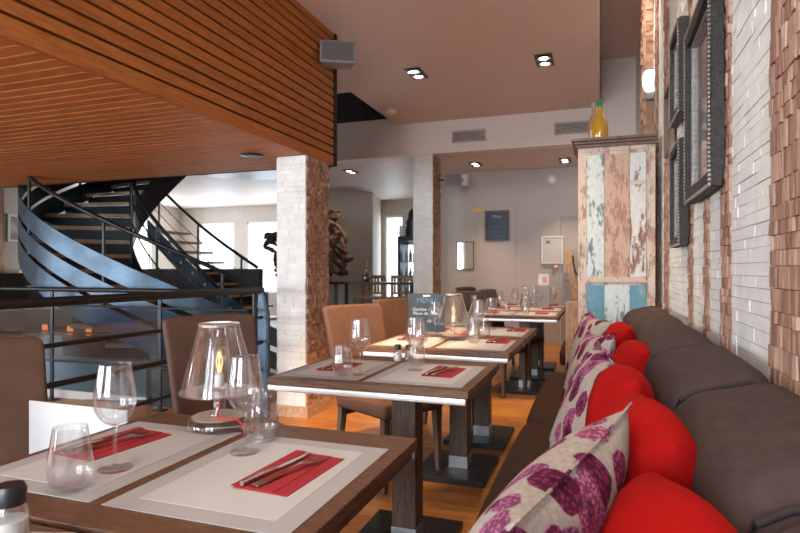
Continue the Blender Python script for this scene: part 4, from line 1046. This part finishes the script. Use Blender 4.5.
def grow(p, d, r, n, depth):
    ch = [(tuple(p), r)]
    for i in range(n):
        d = (d + Vector((rd.uniform(-.7, .7), rd.uniform(-.4, .4), rd.uniform(-.7, .7)))).normalized()
        q = p + d * rd.uniform(.12, .2); e = q - DC
        if (e.x / DR.x) ** 2 + (e.y / DR.y) ** 2 + (e.z / DR.z) ** 2 > 1: d = (d * .4 - e.normalized()).normalized(); q = p + d * .14
        p = q; r *= .9; ch.append((tuple(p), max(r, .035)))
        if depth > 0 and rd.random() < .7: grow(p, Vector((rd.uniform(-1, 1), rd.uniform(-.5, .5), rd.uniform(-1, 1))).normalized(), r * .8, rd.randint(3, 5), depth - 1)
    chains.append(ch)
tp = [(0, 0, 0), (.05, 0, .35), (-.06, .02, .7), (0, 0, 1.0), (.05, 0, 1.3), (-.05, 0, 1.6), (0, 0, 1.9)]
chains.append([(p, .17 - .015 * i) for i, p in enumerate(tp)])
for i in range(2, 7):
    for sgn in (-1, 1):
        for k_ in range(2): grow(Vector(tp[i]), Vector((sgn * 1.6, rd.uniform(-.4, .3), rd.uniform(-.5, .5))).normalized(), .13, 8, 1)
dt = empty('driftwood_sculpture', (-4.7, 8.75, 0)); tag(dt, 'tangled brown driftwood root sculpture behind the front brick column', 'sculpture')
skinned('driftwood', chains, M['drift'], dt)
mb = MB(); mb.lathe([(0, 0), (.3, 0), (.3, .05), (0, .05)], 32); mb.build('base', M['darksteel'], dt)

# ------------------------------------------------------------------ back-left furniture
t = empty('high_table', (-3.7, 9.35, 0)); tag(t, 'dark high table in front of the slatted chairs', 'table')
mb = MB(); mb.box(-.8, .8, -.28, .28, .93, .97); mb.build('tabletop', M['darksteel'], t, bevel=.004)
for sx in (-.7, .7):
    for sy in (-.22, .22): mb = MB(); mb.box(sx - .025, sx + .025, sy - .025, sy + .025, 0, .93); mb.build('leg', M['darksteel'], t)
mb = MB(); mb.box(-.7, .7, -.23, -.21, .48, .51); mb.build('stretcher', M['darksteel'], t)
def slat_chair(loc, label, rz=0):
    t = empty('slatted_bar_chair', loc, rz); tag(t, label, 'chair', 'slatted wooden bar chairs')
    mb = MB(); mb.box(-.24, .24, -.22, .22, .64, .68); mb.build('seat', M['slatwood'], t, bevel=.004)
    for sx in (-.22, .22):
        for sy in (-.2, .2): mb = MB(); mb.box(sx - .02, sx + .02, sy - .02, sy + .02, 0, 1.08 if sy > 0 else .64); mb.build('leg', M['slatwood'], t)
    mb = MB(); mb.box(-.24, .24, .185, .215, 1.02, 1.08); mb.build('back_rail', M['slatwood'], t); mb = MB(); mb.box(-.24, .24, .185, .215, .72, .76); mb.build('back_rail', M['slatwood'], t)
    mb = MB()
    for k in range(6): x = -.165 + k * .066; mb.box(x - .018, x + .018, .19, .21, .76, 1.02)
    mb.build('back_slats', M['slatwood'], t)
    return t
slat_chair((-4.1, 9.95, 0), 'slatted wooden bar chair nearer the driftwood')
slat_chair((-3.5, 9.95, 0), 'slatted wooden bar chair nearer the drinks fridge')
bt = bottle('wine_bottle', (-3.9, 9.35, .971), M['greenglass'], M['greenglass'], 'dark green bottle with an orange candle on the high table', 1.0, False, True)
bt['group'] = 'bottle on the high table'
mb = MB(); mb.tube([(0, 0, .26), (0, 0, .36)], .012, 10); M['orange'] = plain('orange_wax', (.6, .18, .06), .6); mb.build('candle', M['orange'], bt, smooth=60)
# fridge
t = empty('drinks_fridge', (-3.45, 10.75, 0)); tag(t, 'black glass-fronted drinks fridge behind the far brick column', 'fridge')
mb = MB(); mb.box(-.36, .36, .5, .55, 0, 1.85); mb.box(-.36, -.31, -.02, .5, 0, 1.85); mb.box(.31, .36, -.02, .5, 0, 1.85); mb.box(-.36, .36, -.02, .55, 1.76, 1.85); mb.box(-.36, .36, -.02, .55, 0, .15); mb.build('body', M['black'], t, bevel=.005)
M['fridgelight'] = emit('fridge_light', (.75, .88, 1), 1.6)
mb = MB(); mb.box(-.3, .3, .46, .495, .3, 1.7); mb.build('light_panel', M['fridgelight'], t)
for z in (.55, .95, 1.33): mb = MB(); mb.box(-.31, .31, .02, .46, z, z + .012); mb.build('shelf', M['chrome'], t)
mb = MB(); mb.box(-.31, .31, -.03, -.022, .16, 1.75); mb.build('glass_door', M['pane'], t)
names_ = ['yellow', 'dark green', 'yellow', 'bright green', 'white', 'yellow', 'dark green']; ords = ['first', 'second', 'third', 'fourth', 'fifth', 'sixth', 'last']
cols = [M['yellow'], M['greenglass'], M['yellow'], M['greencap'], M['white'], M['yellow'], M['greenglass']]
for zi, z in enumerate((.562, .962, 1.342)):
    for k in range(7):
        b_ = None; mb = MB(); mb.lathe([(0, 0), (.033, 0), (.033, .16), (.013, .21), (.013, .27), (0, .27)], 14)
        b_ = mb.build('fridge_bottle', cols[(k + zi * 2) % 7], smooth=50, loc=(-3.45 - .25 + k * .083, 10.95, z)); tag(b_, '%s bottle on the %s shelf of the drinks fridge, %s from the left' % (names_[(k + zi * 2) % 7], ('lowest', 'middle', 'upper')[zi], ords[k]), 'bottle', 'bottles in the fridge')
mb = MB(); mb.lathe([(0, 0), (.16, 0), (.17, .12), (.15, .22), (.16, .30), (.12, .36), (.10, .50), (.05, .56), (0, .57)], 20)
tag(mb.build('coffee_urn', M['black'], smooth=40, loc=(-3.55, 10.95, 1.851)), 'black urn standing on top of the drinks fridge', 'urn')
t = empty('white_jug', (-3.76, 10.85, 1.851)); tag(t, 'white jug at the left end of the fridge top', 'jug')
mb = MB(); mb.lathe([(0, 0), (.05, 0), (.06, .05), (.055, .17), (.06, .22), (.055, .22), (.05, .17), (.05, .02), (0, .02)], 20, cap=False); mb.build('body', M['white'], t, smooth=50)
mb = MB(); mb.tube([(-.055, 0, .18), (-.09, 0, .15), (-.09, 0, .09), (-.057, 0, .06)], .008, 8); mb.build('handle', M['white'], t, smooth=60)
# bar counter with bottles further left of the fridge view
t = empty('bar_counter', (-2.85, 9.9, 0)); tag(t, 'dark bar counter seen between the high table and the far column', 'counter')
mb = MB(); mb.box(-.35, .26, -.2, .2, 0, .98); mb.build('body', M['black'], t, bevel=.005)
mb = MB(); mb.box(-.38, .275, -.24, .24, .98, 1.01); mb.build('countertop', M['slatwood'], t, bevel=.004)

# far-left rock wall, picture, console, plant
mb = MB(); v = []; f = []; nu, nv = 30, 24
for j in range(nv + 1):
    for i in range(nu + 1):
        y = 5.2 + 2.45 * i / nu; z = 2.7 * j / nv
        e = min(1, (7.65 - y) / .5 + .3 * noise.noise(Vector((0, y, z * 1.5)))) * 1.0
        v.append((-10.58 + max(.01, .35 * e + .25 * noise.noise(Vector((y * 1.6, z * 1.6, 3)))), y, z))
for j in range(nv):
    for i in range(nu): q = j * (nu + 1) + i; f.append((q, q + 1, q + nu + 2, q + nu + 1))
mb.add(v, f); struct(mb.build('wall_rock', M['rock'], smooth=50))
t = empty('small_framed_picture', (-10.18, 7.92, 1.98)); tag(t, 'small white framed picture on the left wall beside the staircase', 'picture')
mb = MB(); mb.box(0, .03, -.2, .2, -.26, -.22); mb.box(0, .03, -.2, .2, .22, .26); mb.box(0, .03, -.2, -.16, -.22, .22); mb.box(0, .03, .16, .2, -.22, .22); mb.build('frame', M['white'], t)
mb = MB(); mb.box(0, .015, -.16, .16, -.22, .22); mb.build('print', M['picture'], t)
t.location.x = -10.59
t = empty('leafy_plant', (-8.5, 5.4, 0)); tag(t, 'dark green leafy plant at the left edge above the railing', 'plant')
mb = MB(); mb.lathe([(0, 0), (.16, 0), (.2, .4), (.18, .4), (.15, .05), (0, .05)], 24, cap=False); mb.build('pot', M['darksteel'], t, smooth=40)
mb = MB()
for k in range(70):
    a = rd.uniform(0, 6.28); h = rd.uniform(.3, 1.15); rr = rd.uniform(.1, .42); base_ = Vector((0, 0, .38)); tip = Vector((rr * math.cos(a), rr * math.sin(a), .38 + h))
    sd = Vector((-math.sin(a), math.cos(a), 0)) * .03; midp = base_.lerp(tip, .6) + Vector((0, 0, .08))
    mb.add([tuple(base_), tuple(midp + sd), tuple(tip), tuple(midp - sd)], [(0, 1, 2, 3)])
mb.build('leaves', M['plant'], t)
t = empty('console_shelf', (-7.3, 5.0, 0)); tag(t, 'dark sideboard behind the left end of the railing', 'sideboard')
mb = MB(); mb.box(-.5, .5, -.2, .2, 1.1, 1.14); mb.build('top', M['darksteel'], t)
mb = MB(); mb.box(-.48, .48, -.18, .18, 0, 1.1); mb.build('body', M['black'], t)

# small orange glows added in place of warm reflections in the balustrade glass
for i, x in enumerate((-9.66, -9.04, -8.6, -7.66)):  # beyond the railing
    t = empty('reflection_glow', (x, 7.75, .004)); t.scale = (.8, .8, .8); tag(t, 'small orange glow added for a warm glass reflection behind the railing, %s from the left' % ('first', 'second', 'third', 'fourth')[i], 'reflected glow', 'orange glows added for glass reflections')
    mb = MB(); mb.lathe([(0, 0), (.07, 0), (.07, .02), (0, .02)], 20); mb.lathe([(0, .22), (.07, .22), (.03, .27), (0, .28)], 20); mb.build('frame', M['black'], t, smooth=40)
    mb = MB(); mb.lathe([(0, .021), (.055, .021), (.06, .12), (.055, .219), (0, .219)], 20); mb.build('glowing_body', M['orange_reflection'], t, smooth=50)

# ------------------------------------------------------------------ light
W = bpy.data.worlds.new('daylight'); bpy.context.scene.world = W; W.use_nodes = True
bg = W.node_tree.nodes['Background']; bg.inputs[0].default_value = (.86, .93, 1, 1); bg.inputs[1].default_value = 1.5
def area(loc, tgt, w, h, e, col):
    L = bpy.data.lights.new('window_daylight', 'AREA'); L.shape = 'RECTANGLE'; L.size = w; L.size_y = h; L.energy = e; L.color = col
    o = bpy.data.objects.new('window_daylight', L); C.objects.link(o); o.location = loc
    o.rotation_euler = (Vector(tgt) - Vector(loc)).to_track_quat('-Z', 'Y').to_euler(); return o
for a, b, z0, z1 in BW: area(((a + b) / 2, -2.95, (z0 + z1) / 2), ((a + b) / 2, 5, (z0 + z1) / 2 - .3), b - a, z1 - z0, 54 * (b - a) * (z1 - z0), (.88, .94, 1))
for a, b, z0, z1 in LW: area((-10.95, (a + b) / 2, (z0 + z1) / 2), (0, (a + b) / 2, (z0 + z1) / 2 - .3), b - a, z1 - z0, 26 * (b - a) * (z1 - z0), (.82, .91, 1))
for a, b, z0, z1 in FW: area(((a + b) / 2, 12.85, (z0 + z1) / 2), ((a + b) / 2, 0, (z0 + z1) / 2 - .3), b - a, z1 - z0, 16 * (b - a) * (z1 - z0), (.88, .94, 1))

sc = bpy.context.scene
sc.view_settings.view_transform = 'Standard'; sc.view_settings.look = 'None'; sc.view_settings.gamma = 1; sc.view_settings.exposure = 0.7
sc.cycles.max_bounces = 10; sc.cycles.transparent_max_bounces = 40; sc.cycles.sample_clamp_indirect = 6
sc.cycles.use_denoising = True; sc.cycles.caustics_reflective = False; sc.cycles.caustics_refractive = False
